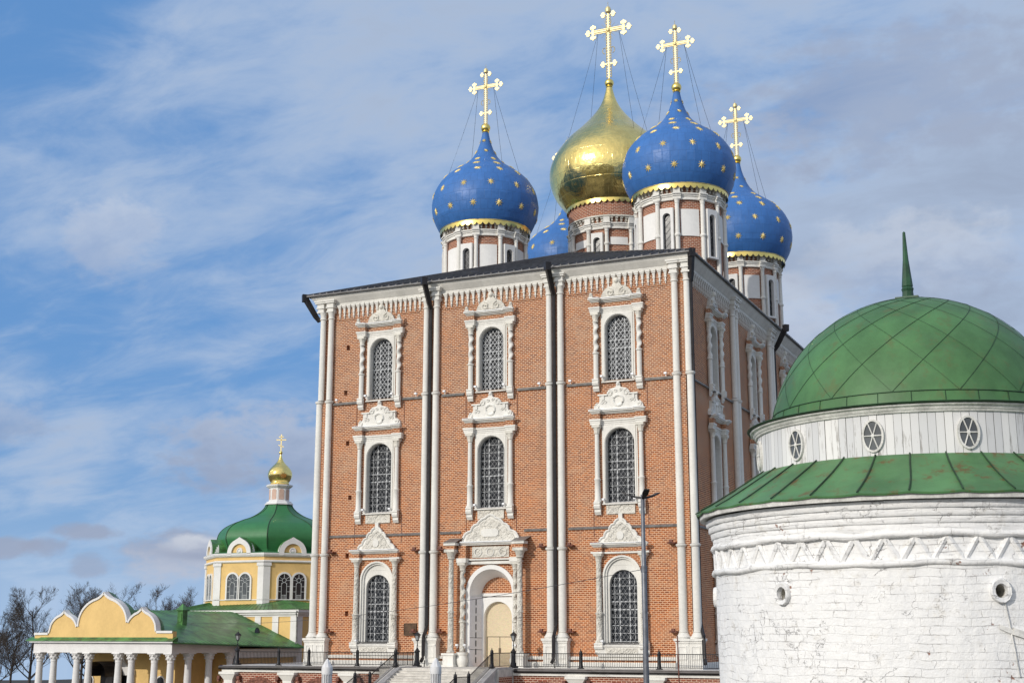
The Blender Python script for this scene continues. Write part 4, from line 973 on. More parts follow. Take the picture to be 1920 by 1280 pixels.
def make_drum(cx, cy, zb, P, kc, dome_mat, R=3.40, tall=10.0, big=False):
    base = zb - tall
    sR = R / 3.40
    loc = (cx, cy, zb)
    m = MB(); m.lathe([(R, -tall), (R, .0)], 48)
    if big: m.lathe([(R + .35, -1.55), (R + .35, -.1), (R + .1, 0)], 48)
    drum = obj('drum', m, 'brick_drum', cath, loc, smooth=30)
    off = -1.55 if big else 0.0                      # the central drum carries a taller band above its cornice
    zc = -.80 + off
    # engaged columns either side of each of six windows
    colm = MB(); colm.lathe([(.19, -tall), (.19, -4.35), (.25, -4.3), (.27, -4.2), (.25, -4.1), (.19, -4.05), (.17, zc - .75), (.22, zc - .7), (.18, zc - .64), (.20, zc - .55), (.27, zc - .4)], 12)
    cm = meshof('drum_column', colm, 'stone', 40)
    wz0, wz1 = -5.9, -2.35 + off * .8
    sp = wz1 - .33
    wm_ = MB(); arch_plate(wm_, -.54, .54, wz0 - .15, wz1 + .42, .33, sp, -.30, .12, zo=wz0)
    wmesh = meshof('drum_window', wm_, 'plaster', 30)
    pm = MB(); pm.prism([(-.36, wz0), (.36, wz0)] + [(x * 1.08, z) for x, z in arch_pts(.33, sp, 10)], .04, .08); pmesh = meshof('drum_pane', pm, 'pane')
    gm = meshof('drum_grille', wavy_grille(.33, wz0, sp, wz1, .24, .28, 0.0), 'grille')
    for k in range(6):
        a = radians(60 * k); Rr = R + .10
        o = (cx + Rr * sin(a), cy - Rr * cos(a), zb)
        put('drum_window', wmesh, drum, o, a); put('drum_pane', pmesh, drum, o, a); put('drum_grille', gm, drum, o, a)
        for s in (-1, 1):
            b = a + s * radians(13.2); put('drum_column', cm, drum, (cx + (R + .22) * sin(b), cy - (R + .22) * cos(b), zb), b)
        pan = MB(); ringarc(pan, R - .02, R + .09, -4.25, -2.0 + off, radians(17.5), radians(42.5), 6)
        put('drum_panel', meshof('drum_panel', pan, 'plaster'), drum, loc, a)
    # white entablature that breaks forward over each column
    m = MB()
    for z0, z1, e in ((-.42, -.30, .20), (-.30, -.14, .16), (-.14, 0, .24), (0, .10, .34)):
        ringarc(m, R - .05, R + e, zc + z0, zc + z1, 0, 2 * pi, 60)
        for k in range(12):
            a = radians(60 * (k // 2) + (13.2 if k % 2 else -13.2)); ringarc(m, R, R + e + .22, zc + z0 - .002, zc + z1 + .002, a - radians(5), a + radians(5), 2)
    for k in range(12):
        a = radians(60 * (k // 2) + (13.2 if k % 2 else -13.2)); ringarc(m, R, R + .42, zc + .102, zc + .62, a - radians(4.2), a + radians(4.2), 2)
    obj('drum_cornice', m, 'stone', drum, loc, smooth=30)
    # small corbels under the dome
    m = MB(); n = 54
    for k in range(n):
        a = 2 * pi * k / n; ringarc(m, R, R + .34, zc + .50, zc + .66, a - .03, a + .03, 1); ringarc(m, R, R + .22, zc + .28, zc + .5, a - .022, a + .022, 1); ringarc(m, R, R + .1, zc + .12, zc + .28, a - .015, a + .015, 1)
    if not big: ringarc(m, R, R + .44, zc + .66, zc + .72, 0, 2 * pi, 60)
    else: ringarc(m, R, R + .44, zc + .66, zc + .80, 0, 2 * pi, 60)
    obj('corbel_ring', m, 'stone_dirty', drum, loc)
    # dome: many flat sheets
    pr = cr_interp(P, 2)
    m = MB(); m.lathe([(P[0][0] - .5, .02)] + pr, 44 if dome_mat == 'blue' else 72, jit=.0032 if dome_mat == 'blue' else .0012)
    dome = obj('dome', m, dome_mat, cath, loc, smooth=(8.5 if dome_mat == 'blue' else 30))
    # gilt valance
    r = P[0][0] + .04; n = 48; m = MB(); vs = []; fs = []
    for k in range(n * 6):
        a = 2 * pi * k / (n * 6); t = (k % 6) / 6; d = .14 + .24 * abs(sin(pi * t)) ** .8
        vs += [(r * cos(a), r * sin(a), .10), ((r + .02) * cos(a), (r + .02) * sin(a), -.02), ((r + .02) * cos(a), (r + .02) * sin(a), -d)]
    q = n * 6
    for k in range(q):
        k2 = (k + 1) % q; fs += [(k * 3, k * 3 + 1, k2 * 3 + 1, k2 * 3), (k * 3 + 1, k * 3 + 2, k2 * 3 + 2, k2 * 3 + 1)]
    m.add(vs, fs); m.lathe([(r - .1, .15), (r + .04, .13), (r + .05, .08), (r - .1, .06)], 56)
    obj('gilt_valance', m, 'gold', dome, loc, smooth=40)
    top = P[-1][1]
    m = MB(); m.sphere((0, 0, top + .36), .43, 18, 12); m.lathe([(.3, top - .12), (.34, top - .02), (.24, top + .02)], 16)
    obj('gilt_ball', m, 'gold', dome, loc, smooth=40)
    m = cross_mesh(kc); m.v = [(x, y, z + top + .36) for x, y, z in m.v]
    obj('cross', m, 'gold_cross', dome, loc)
    # four stay chains from the arms down to the shoulder
    for s in (-1, 1):
        for t in (-1, 1):
            a0 = Vector((s * .78 * kc, 0, top + .36 + 3.87 * kc)); rr, zz = (3.35, 5.25) if not big else (4.1, 6.8)
            an = radians(38) if s * t > 0 else radians(-38)
            a1 = Vector((s * rr * cos(an), t * rr * abs(sin(an)), zz))
            m = MB(); m.tube([a0, a0.lerp(a1, .5) + Vector((0, 0, -.12)), a1], .013, 4)
            for i in range(1, 12): m.sphere(a0.lerp(a1, i / 12) + Vector((0, 0, -.12 * (1 - abs(i / 6 - 1)))), .026, 5, 4)
            obj('stay_chain', m, 'pipe', dome, loc)
    if dome_mat == 'blue':
        for (zr, n, ph) in ((1.45, 13, .45), (3.3, 12, .05), (4.85, 12, .5), (5.75, 9, .2), (6.5, 7, .0), (7.5, 5, .4), (8.6, 4, .1)):
            r, tilt = prof_at(P, zr)
            for k in range(n):
                a = 2 * pi * (k + ph) / n - pi / 2
                o = bpy.data.objects.new('star', STAR); COL.objects.link(o)
                nrm = Vector((cos(a) * cos(tilt), sin(a) * cos(tilt), sin(tilt)))
                o.location = (cx + r * cos(a), cy + r * sin(a), zb + zr)
                o.rotation_euler = nrm.to_track_quat('Z', 'Y').to_euler()
                f = 1.0 if zr < 6 else (.8 if zr < 7 else .6)
                o.scale = (f, f, f); setparent(o, dome)
    return dome
make_drum(-24.0, 17.6, 36.95, BP, 1.0, 'blue')
make_drum(-6.0, 17.6, 37.70, BP, 1.0, 'blue')
make_drum(-6.0, 37.5, 37.15, [(r * 1.05 if z < 8 else r, z * 1.08) for r, z in BP], 1.02, 'blue')
make_drum(-24.0, 37.5, 37.0, BP, 1.0, 'blue')
make_drum(-15.3, 26.6, 40.5, GP, 1.36, 'gold_dome', R=3.62, tall=11.0, big=True)

# ================================================================== PLAQUE ON THE WALL
pl = thing('wall_plaque', (-21.3, 0, 2.12), 'dark bronze plaque on the brick wall left of the portal', 'plaque')
m = MB(); m.box(-21.82, -20.82, -.075, 0, 2.10, 2.95); obj('backplate', m, 'plaque', pl)
m = MB()
for a, b, c, d in ((-21.82, -20.82, 2.10, 2.16), (-21.82, -20.82, 2.89, 2.95), (-21.82, -21.76, 2.162, 2.888), (-20.88, -20.82, 2.162, 2.888)): m.box(a, b, -.10, -.076, c, d)
obj('border', m, 'plaque', pl)

# ================================================================== TERRACE
TY = -2.75
ter = thing('terrace', (-15, TY, -4.2), 'brick arcaded terrace with white capitals and dark metal edge under the cathedral', 'terrace')
m = MB(); TX0, TX1 = -35.3, 7.0
m.box(TX0, TX1, TY, 0.0, -.10, 0.0); m.box(TX0, XL, 0.0, 40, -.10, 0.0); m.box(XR, TX1, 0.0, 40, -.10, -.001)
obj('deck', m, 'cheek', ter)
m = MB()
m.prof_x([(TY, -.02), (TY - .22, -.06), (TY - .25, -.16), (TY - .2, -.27), (TY, -.27)], TX0 - .2, -21.0); m.prof_x([(TY, -.02), (TY - .22, -.06), (TY - .25, -.16), (TY - .2, -.27), (TY, -.27)], -12.0, TX1)
obj('metal_edge', m, 'pipe', ter)
m = MB()
m.box(TX0, -20.9, TY - .08, TY + .3, -.45, -.272); m.box(-12.1, TX1, TY - .08, TY + .3, -.45, -.272)
obj('white_band', m, 'stone', ter)
m = MB(); m.box(TX0, TX1, TY + .06, TY + .7, -5.2, -.451); m.box(TX0, TX0 + .6, TY + .7, 40, -5.2, -.101); obj('terrace_wall', m, 'brick_terrace', ter)
def pilaster():
    m = MB(); m.box(-.36, .36, -.24, .06, -1.5 - 3.6, -1.02)
    m.add([(-.36, -.24, -1.02), (.36, -.24, -1.02), (.36, .06, -1.02), (-.36, .06, -1.02), (-.66, -.42, -.62), (.66, -.42, -.62), (.66, .06, -.62), (-.66, .06, -.62)], [(0, 1, 5, 4), (1, 2, 6, 5), (3, 0, 4, 7), (4, 5, 6, 7)])
    m.box(-.70, .70, -.46, .06, -.62, -.453); return m
pim = meshof('pilaster', pilaster(), 'stone')
PXS = (-34.6, -29.56, -24.56, -7.6, -2.28, 3.0)
for x in PXS: put('pilaster', pim, ter, (x, TY, 0))
def arcring():
    m = MB(); arch_ring(m, 1.42, 1.86, -2.75, -.02, .08, n=24); arch_ring(m, 1.9, 2.02, -2.75, -.05, .08, n=24); return m
arm_ = MB(); arch_ring(arm_, 1.42, 1.80, -2.75, -.05, .08, n=24)
def voussoirs():
    m = MB(); n = 46
    for k in range(n):
        a0, a1 = pi * k / n + .008, pi * (k + 1) / n - .008
        for r0, r1 in ((1.42, 1.62), (1.64, 1.84)):
            y = -.07 + random.uniform(-.006, .006)
            P = [(r0 * cos(a0), -2.75 + r0 * sin(a0)), (r1 * cos(a0), -2.75 + r1 * sin(a0)), (r1 * cos(a1), -2.75 + r1 * sin(a1)), (r0 * cos(a1), -2.75 + r0 * sin(a1))]
            m.prism(P, y, .08)
    return m
arcm = meshof('brick_arch', voussoirs(), plain('arch_brick', (0.30, 0.125, 0.085), 0.85, var=0.35, scale=5))
for a, b in ((-34.6, -29.56), (-29.56, -24.56), (-7.6, -2.28), (-2.28, 3.0)): put('brick_arch', arcm, ter, ((a + b) / 2, TY + .05, .12))
for x in (-10.0,): put('brick_arch', arcm, ter, (x, TY + .05, .12))
for x in PXS:
    for s in (-1, 1): obj('lamp_bracket', MB().box(x + s * .85 - .11, x + s * .85 + .11, TY - .28, TY + .06, -.98, -.74).box(x + s * .93 - .07, x + s * .93 + .07, TY - .2, TY + .06, -1.15, -.978), 'rustred', ter)

# --- staircase
st = thing('staircase', (-16.1, -9, -4.2), 'pale stone staircase with sloping side walls climbing to the portal', 'staircase')
m = MB(); SX0, SX1 = -19.35, -12.95
m.box(-20.9, -12.1, -5.05, TY, -4.9, -.06)
y, z = -5.05, 0.0; n1 = 9
m.box(SX0, SX1, -5.06, 0.0, -.06, .012)
def flight(m, y, z, n):
    for k in range(n):
        z -= .15; m.box(SX0, SX1, y - .37, y + .02, z - .6, z - .035); m.box(SX0, SX1, y - .40, y + .02, z - .033, z); y -= .37
    return y, z
y, z = flight(m, y, z, 9); yl, zl = y, z
m.box(SX0, SX1, y - 1.9, y + .02, z - .8, z - .002); y -= 1.9
flight(m, y, z, 16)
obj('steps', m, 'step', st)
for x0, x1 in ((-19.95, -19.36), (-12.94, -12.3)):
    m = MB(); ys = (TY + .05, -5.0, yl, yl - 1.9, yl - 1.9 - 16 * .37); zs = (.06, .06, zl + .02, zl + .02, zl - 16 * .15)
    for i in range(4):
        m.add([(x0, ys[i], -5), (x1, ys[i], -5), (x1, ys[i], zs[i]), (x0, ys[i], zs[i]), (x0, ys[i + 1], -5), (x1, ys[i + 1], -5), (x1, ys[i + 1], zs[i + 1]), (x0, ys[i + 1], zs[i + 1])],
              [(3, 2, 6, 7), (0, 3, 7, 4), (1, 5, 6, 2), (4, 7, 6, 5)])
        e = .07
        m.add([(x0 - e, ys[i], zs[i] - .22), (x1 + e, ys[i], zs[i] - .22), (x1 + e, ys[i], zs[i] + .02), (x0 - e, ys[i], zs[i] + .02), (x0 - e, ys[i + 1], zs[i + 1] - .22), (x1 + e, ys[i + 1], zs[i + 1] - .22), (x1 + e, ys[i + 1], zs[i + 1] + .02), (x0 - e, ys[i + 1], zs[i + 1] + .02)],
              [(3, 2, 6, 7), (0, 3, 7, 4), (1, 5, 6, 2), (4, 7, 6, 5), (0, 4, 5, 1)])
    obj('side_wall', m, 'cheek', st)
m = MB()
for x in (-20.9, -12.1):
    m = MB(); a, b = (x - .04, -19.96) if x < -19 else (-12.29, x + .04)
    m.box(a, b, -5.04, TY - .3, -4.9, -.5)
    obj('stair_brickwork', m, 'brick_terrace', st)

# --- railings
def post_mesh(h=1.12, r=.10):
    m = MB(); m.box(-r * 1.7, r * 1.7, -r * 1.7, r * 1.7, 0, .07)
    m.lathe([(r * 1.5, .07), (r * 1.45, .2), (r * 1.15, .26), (r, .34), (r * .95, h * .78), (r * 1.25, h * .80), (r * 1.25, h * .84), (r * 1.0, h * .86), (r * 1.1, h * .92), (r * .8, h), (r * .3, h + .03), (r * .35, h + .09), (r * .1, h + .16)], 12)
    return m
PM = meshof('post', post_mesh(), 'iron', 40)
def rail_panel(p, q, parent, hgt=.93):
    p, q = Vector(p), Vector(q); m = MB(); L = (q - p).length; n = max(2, int((q - p).to_2d().length / .118)); u = Vector((0, 0, 1))
    m.tube([p + u * hgt, q + u * hgt], .028, 6); m.tube([p + u * .10, q + u * .10], .02, 4)
    for k in range(1, n):
        b = p.lerp(q, k / n); m.box(b.x - .011, b.x + .011, b.y - .011, b.y + .011, b.z + .1, b.z + hgt)
    return obj('railing_panel', m, 'iron', parent)
def railing(pts, posts, label, group=None):
    r = thing('railing', pts[0], label, 'railing', group)
    for a, b in zip(pts, pts[1:]): rail_panel(a, b, r)
    for p in posts: put('post', PM, r, p)
    return r
RY = -2.35
railing([(-34.15, RY, .03), (-30.75, RY, .03), (-28.2, RY, .03), (-24.22, RY, .03), (-21.2, RY, .03)], [(-30.75, RY, 0), (-28.2, RY, 0), (-24.22, RY, 0)], 'black iron railing along the terrace left of the stairs')
railing([(-12.2, RY, .03), (-7.5, RY, .03), (-2.2, RY, .03), (3.2, RY, .03), (6.8, RY, .03)], [(-7.5, RY, 0), (-2.2, RY, 0), (3.2, RY, 0)], 'black iron railing along the terrace right of the portal')
xl, xr = -19.68, -12.62
zl2 = zl + .04
railing([(-19.55, RY, .06), (xl, -5.0, .06), (xl, yl, zl2), (xl, yl - 1.85, zl2), (xl, yl - 1.85 - 5.6, zl2 - 2.25)], [(xl, -5.0, .06), (xl, yl, zl2), (xl, yl - 1.85, zl2)], 'black iron railing going down the left side of the stairs')
railing([(-12.4, RY, .06), (xr, -5.0, .06), (xr, yl, zl2), (xr, yl - 1.85, zl2), (xr, yl - 1.85 - 5.6, zl2 - 2.25)], [(xr, -5.0, .06), (xr, yl, zl2), (xr, yl - 1.85, zl2)], 'black iron railing going down the right side of the stairs')
m_ = railing([(-21.2, RY, .03), (-19.75, RY, .03)], [(-21.2, RY, 0)], 'short black iron railing between the left terrace rail and the lantern at the stairs')

# --- lantern posts
def lantern(loc, label):
    t = thing('lantern_post', loc, label, 'lantern', 'lantern posts on the terrace')
    m = MB(); m.box(-.24, .24, -.24, .24, 0, .10); m.lathe([(.21, .1), (.20, .3), (.15, .36), (.145, .95), (.19, 1.0), (.19, 1.06), (.12, 1.12), (.08, 1.2), (.04, 1.26)], 12)
    m.tube([(0, 0, 1.2), (0, 0, 1.72)], .028, 8); m.sphere((0, 0, 1.45), .05, 8, 6); obj('lamp_stand', m, 'iron', t, loc, smooth=40)
    m = MB(); 
    for s in range(4):
        a = pi / 4 + s * pi / 2; m.tube([(.09 * cos(a), .09 * sin(a), 1.76), (.19 * cos(a), .19 * sin(a), 2.10)], .018, 4)
    m.lathe([(.05, 1.70), (.11, 1.74), (.09, 1.77)], 8); m.lathe([(.255, 2.09), (.26, 2.12), (.16, 2.22), (.06, 2.28), (.055, 2.33), (.015, 2.36), (.012, 2.48)], 4, a0=pi / 4, a1=pi / 4 + 2 * pi)
    obj('lamp_head', m, 'iron', t, loc)
    m = MB(); m.lathe([(.085, 1.77), (.178, 2.09)], 4, a0=pi / 4, a1=pi / 4 + 2 * pi, cap=True); obj('lamp_glass', m, 'lantern_glass', t, loc)
    return t
lantern((-34.35, RY, 0.02), 'black iron lantern post at the far left corner of the terrace')
lantern((-19.5, RY, 0.02), 'black iron lantern post at the top left of the stairs beside the downpipe')
lantern((-12.28, RY, 0.02), 'black iron lantern post in front of the right side of the boarded portal')

# ================================================================== THINGS STANDING IN FRONT
def fluted(loc, label):
    t = thing('fluted_pillar', loc, label, 'pillar', 'white fluted pillars')
    m = MB(); h = 4.2; n = 128
    def rf(r, z, a): return r * (1 - .30 * max(0, cos(a * 13))) if 0.3 < z < h - .34 else r
    m.box(-.34, .34, -.34, .34, -.3, .22)
    m.lathe([(.24, .22), (.21, .31), (.205, .32), (.205, h - .35), (.21, h - .33)], n, rfun=rf); m.lathe([(.215, h - .33), (.22, h - .28), (.22, h - .1), (.215, h - .05)], 24)
    obj('shaft', m, 'flute', t, loc, smooth=50)
    m = MB(); m.lathe([(.215, h - .05), (.12, h + .13), (.05, h + .24), (.012, h + .28)], 8); obj('pointed_cap', m, 'flute', t, loc)
    return t
fluted((-4.42, -38, 1.17 - 4.48 + .07), 'white fluted stone pillar with pointed cap, in front of the left column pedestal')
fluted((0.46, -38, 1.19 - 4.48 + .12), 'white fluted stone pillar with pointed cap, in front of the stair steps')

SL = (4.57, -25.0)
sl = thing('street_lamp', (SL[0], SL[1], -3.2), 'tall grey street lamp with three flat arms', 'street lamp')
m = MB(); m.lathe([(.20, -3.2), (.20, -2.9), (.15, -2.85), (.128, 1.5), (.125, 5.2), (.105, 5.25), (.09, 8.5), (.095, 8.62)], 14, SL[0], SL[1], cap=True)
m.lathe([(.145, 5.0), (.145, 5.3)], 14, SL[0], SL[1], cap=True); obj('pole', m, 'lampgrey', sl, smooth=40)
cd = Vector((24.728 - SL[0], -84.723 + 25, 0)).normalized()
base_a = atan2(cd.y, cd.x) + radians(12)
for k in range(3):
    a = base_a + k * 2 * pi / 3; d = Vector((cos(a), sin(a), 0)); s = Vector((-sin(a), cos(a), 0)); o = Vector((SL[0], SL[1], 8.45))
    m = MB(); P = [o, o + d * .35 + Vector((0, 0, .06)), o + d * .62 + Vector((0, 0, .14)), o + d * 1.0 + Vector((0, 0, .30))]; wd = (.06, .07, .15, .13); th = (.06, .05, .035, .03)
    vs = []
    for p, w, t in zip(P, wd, th): vs += [p - s * w - Vector((0, 0, t)), p + s * w - Vector((0, 0, t)), p + s * w + Vector((0, 0, t)), p - s * w + Vector((0, 0, t))]
    fs = [(0, 1, 2, 3), (12, 15, 14, 13)]
    for i in range(3):
        for j in range(4): fs.append((i * 4 + j, i * 4 + (j + 1) % 4, i * 4 + 4 + (j + 1) % 4, i * 4 + 4 + j))
    m.add(vs, fs); obj('lamp_arm', m, 'iron', sl)
rp = MB(); rp.tube([(0.86, -8.0, -4.2), (0.84, -8.0, -1), (0.80, -8.0, 2.1)], .05, 8, .035); rp.box(.70, .90, -8.09, -7.91, 1.75, 1.81)
o = obj('marker_pole', rp, 'rustred', None, smooth=40); tag(o, 'thin dark red pole in front of the right corner pedestal', 'pole')
w = MB(); A_, B_ = Vector((-73.0, 38, 3.6)), Vector((SL[0], SL[1], 5.15))
w.tube([A_.lerp(B_, t) + Vector((0, 0, -1.1 * (1 - (2 * t - 1) ** 2))) for t in [i / 24 for i in range(25)]], .014, 4)
tag(obj('overhead_wire', w, 'wire'), 'thin dark overhead wire running across the facade to the street lamp', 'wire')
# ================================================================== ROUND TOWER
TWX, TWY, TWA = 21.74, -60.91, radians(-7.15)     # axis, and the bearing it is seen on
tw = thing('round_tower', (TWX, TWY, -1.2), 'round whitewashed brick tower with green metal dome and plank drum', 'tower')
TL = (TWX, TWY, 0)
def TP(r, phi, z=0.0):
    """point on the tower at angle phi, 0 facing the camera, growing to the right"""
    a = phi - TWA; return Vector((TWX + r * sin(a), TWY - r * cos(a), z))
def tang(phi): return phi - TWA
n = 128; RW = 3.535
def wob(r, z, a): return r * (1 + .0022 * sin(7 * a + z * 1.3) + .0016 * sin(17 * a + 2.1 * z) + .0012 * sin(41 * a - z * 3))
# wall with the three loopholes really cut
LH = [(-89, 2.83), (-36.8, 2.80), (16.4, 2.80), (69.5, 2.82)]
holes_a = [(tang(radians(p)) - pi / 2, z) for p, z in LH]
m = MB(); zsw = [-1.2, -.4, .3, .9, 1.4, 1.8, 2.15, 2.45] + [2.58, 2.69, 2.80, 2.91, 3.02, 3.14, 3.2]
n = 384
ang = [2 * pi * k / n for k in range(n)]
def inhole(a, z):
    for ha, hz in holes_a:
        d = (a - ha + pi) % (2 * pi) - pi
        if abs(d) * RW < .10 and abs(z - hz) < .12: return True
    return False
vs = [(wob(RW, z, a) * cos(a), wob(RW, z, a) * sin(a), z) for z in zsw for a in ang]
fs = []
for i in range(len(zsw) - 1):
    for k in range(n):
        if inhole((ang[k] + pi / n), (zsw[i] + zsw[i + 1]) / 2): continue
        fs.append((i * n + k, i * n + (k + 1) % n, (i + 1) * n + (k + 1) % n, (i + 1) * n + k))
m.add(vs, fs)
m.lathe([(RW, 3.2), (RW - .02, 3.64)], 128, rfun=wob)
obj('tower_wall', m, 'whitewash', tw, TL, smooth=40)
def torus_ring(m, R, z, r, seed, n=160):
    random.seed(seed); vs = []; fs = []; k = 8; ph = [random.uniform(0, 6) for _ in range(3)]
    for i in range(n):
        a = 2 * pi * i / n; dz = .012 * sin(9 * a + ph[0]) + .008 * sin(23 * a + ph[1]) + random.uniform(-.003, .003); dr = .010 * sin(13 * a + ph[2]); rr = r * (1 + .10 * sin(31 * a + ph[1]) + random.uniform(-.05, .05))
        for j in range(k):
            b = 2 * pi * j / k; q = R + dr + rr * cos(b); vs.append((q * cos(a), q * sin(a), z + dz + rr * sin(b)))
    for i in range(n):
        for j in range(k): fs.append((i * k + j, ((i + 1) % n) * k + j, ((i + 1) % n) * k + (j + 1) % k, i * k + (j + 1) % k))
    m.add(vs, fs)
m = MB(); torus_ring(m, RW + .015, 3.215, .055, 3); torus_ring(m, RW + .03, 3.625, .055, 4)
# stepped courses under the eave
random.seed(5)
for i, (r0, z0, z1) in enumerate(((3.575, 3.66, 3.80), (3.605, 3.785, 3.90), (3.64, 3.89, 4.01), (3.675, 4.0, 4.12))):
    ph = random.uniform(0, 6)
    m.lathe([(3.4, z0), (r0 - .012, z0 - .003), (r0, z0 + .012), (r0 + .004, (z0 + z1) / 2), (r0 - .004, z1 - .010), (r0 - .05, z1)], 128, rfun=lambda r, z, a: r * (1 + .002 * sin(19 * a + ph) + .0014 * sin(43 * a + ph * 2)))
obj('string_course', m, 'whitewash', tw, TL, smooth=50)
m = MB(); N = 50
for k in range(N):
    a0 = 2 * pi * k / N + radians(1.5)
    for s in (-1, 1):
        pts = []
        for t in (0, .33, .66, 1): a = a0 + s * (2 * pi / N) * .47 * (1 - t) ; pts.append(((RW - .008) * cos(a), (RW - .008) * sin(a), 3.25 + .35 * t))
        m.tube(pts, .047 + random.uniform(-.004, .004), 6)
obj('zigzag_frieze', m, 'whitewash', tw, TL, smooth=50)
for ph, z in LH:
    a = tang(radians(ph)); m = MB(); vs = []; N = 6; rr = [.155, .165, .15, .095, .085]; yy = [.02, -.055, -.085, -.07, .02]
    for r, y in zip(rr, yy):
        for k in range(N * 2):
            t = 2 * pi * (k + .5) / (N * 2); sq = 1 + .05 * cos(6 * t); vs.append((r * sq * cos(t) * .95, y, r * sq * sin(t) * 1.12))
    q = N * 2; fs = [(i * q + k, i * q + (k + 1) % q, (i + 1) * q + (k + 1) % q, (i + 1) * q + k) for i in range(4) for k in range(q)]
    m.add(vs, fs); p = TP(RW, radians(ph), z); f = obj('loophole', m, 'whitewash', tw, p, a, smooth=60)
    m = MB(); m.lathe([(.10, 0), (.075, .35), (.01, .5)], 10); m.v = [(x, zz, y) for x, y, zz in m.v]; obj('loophole_shaft', m, 'stone_dirty', f, p, a)
# iron tie straps at the right
m = MB()
def strap(p0, p1, w, r=RW + .04):
    N = 6
    for i in range(N):
        q = []
        for t in (i / N, (i + 1) / N):
            ph = radians(p0[0] + (p1[0] - p0[0]) * t); z = p0[1] + (p1[1] - p0[1]) * t
            for dz in (-w, w): q.append((TP(r, ph, z + dz), TP(r - .05, ph, z + dz)))
        m.add([q[0][0], q[2][0], q[3][0], q[1][0], q[0][1], q[2][1], q[3][1], q[1][1]], [(0, 1, 2, 3), (0, 4, 5, 1), (3, 2, 6, 7)])
strap((15.5, 2.30), (19.2, 2.20), .035); strap((18.6, 2.235), (24, 2.12), .05, RW + .05); 
m.tube([TP(RW + .03, radians(17.2), 2.62), TP(RW + .03, radians(17.7), 2.4), TP(RW + .03, radians(18.7), 1.9), TP(RW + .03, radians(19.2), 1.6)], .009, 6)
obj('iron_strap', m, 'old_white', tw)
# fascia boards, skirt roof
m = MB(); m.lathe([(3.79, 4.115), (3.805, 4.12), (3.815, 4.20), (3.65, 4.205)], 64, rfun=lambda r, z, a: r * (1 + .003 * sin(5 * a) + .0015 * sin(23 * a)))
m.lathe([(3.79, 4.118), (3.5, 4.16)], 64); obj('fascia', m, 'old_white', tw, TL)
m = MB(); NS = 33; sub = 8; vs = []; fs = []; rows = 7
for i in range(rows + 1):
    t = i / rows
    for k in range(NS * sub):
        u = (k % sub) / sub; sag = sin(pi * u); a = 2 * pi * k / (NS * sub) + radians(2)
        r = 3.86 + (2.74 - 3.86) * t; z = 4.225 + (4.905 - 4.225) * (t ** 1.08)
        z -= .020 * sag * (1 - t) ** 1.5; r -= .02 * sag * (1 - t)
        vs.append((r * cos(a), r * sin(a), z))
q = NS * sub
for i in range(rows):
    for k in range(q): fs.append((i * q + k, i * q + (k + 1) % q, (i + 1) * q + (k + 1) % q, (i + 1) * q + k))
o_ = len(vs)
for k in range(q): x, y, z = vs[k]; vs.append((x * .997, y * .997, z - .03))
for k in range(q): fs.append((k, o_ + k, o_ + (k + 1) % q, (k + 1) % q))
m.add(vs, fs); sk = obj('skirt_roof', m, 'tower_skirt', tw, TL, smooth=20)
m = MB()
for k in range(NS):
    a = 2 * pi * k / NS + radians(2); m.tube([((3.87 + (2.75 - 3.87) * t) * cos(a + .004 * sin(5 * t + k)), (3.87 + (2.75 - 3.87) * t) * sin(a + .004 * sin(5 * t + k)), 4.23 + .68 * t ** 1.08 + .010) for t in (0, .2, .4, .6, .8, 1)], .0125, 5)
obj('standing_seam', m, 'seam', sk, TL)
# plank drum
random.seed(11); NP = 136; vs = []; fs = []; m = MB()
for k in range(NP):
    a0, a1 = 2 * pi * k / NP - pi, 2 * pi * (k + 1) / NP - pi; r = 2.74 + random.uniform(-.004, .004); zb_ = 4.86 + random.uniform(-.0, .012)
    m.quad((r * cos(a0), r * sin(a0), zb_), (r * cos(a1), r * sin(a1), zb_), (r * cos(a1), r * sin(a1), 5.60), (r * cos(a0), r * sin(a0), 5.60))
obj('plank_drum', m, 'planks', tw, TL)
m = MB(); m.lathe([(2.74, 5.545), (2.775, 5.55), (2.785, 5.575), (2.80, 5.585), (2.82, 5.625), (2.86, 5.64), (2.87, 5.665), (2.6, 5.67)], 96); obj('drum_moulding', m, 'old_white', tw, TL, smooth=25)
m = MB(); m.lathe([(2.60, 5.672), (2.90, 5.672), (2.92, 5.69), (2.90, 5.70), (2.5, 5.72)], 96); obj('dome_rim', m, 'seam', tw, TL, smooth=25)
# oval windows
def ell(a, b, y0, y1, a2, b2, N=28):
    m = MB(); vs = []
    for (ra, rb, y) in ((a, b, y1), (a, b, y0), (a2, b2, y0), (a2, b2, y1)):
        for k in range(N): t = 2 * pi * k / N; vs.append((ra * cos(t), y, rb * sin(t)))
    return m.add(vs, [(i * N + k, i * N + (k + 1) % N, (i + 1) * N + (k + 1) % N, (i + 1) * N + k) for i in range(3) for k in range(N)])
owm = meshof('oval_window', ell(.172, .262, -.028, .03, .140, .228), 'old_white', 40)
g = MB(); g.prism([(.142 * cos(2 * pi * k / 24), .23 * sin(2 * pi * k / 24)) for k in range(24)], -.008, .0); ogm = meshof('oval_pane', g, 'pane_grey')
sp_ = MB()
for k in range(6):
    t = radians(0 + 60 * k); sp_.tube([(.0, -.018, 0), (.14 * cos(t), -.018, .228 * sin(t))], .011, 5)
sp_.lathe([(.032, 0), (.026, .012), (.001, .014)], 10)
for i in range(len(sp_.v) - 30, len(sp_.v)): x, y, z = sp_.v[i]; sp_.v[i] = (x, -.022 - z, y)
osm = meshof('glazing_spokes', sp_, 'old_white')
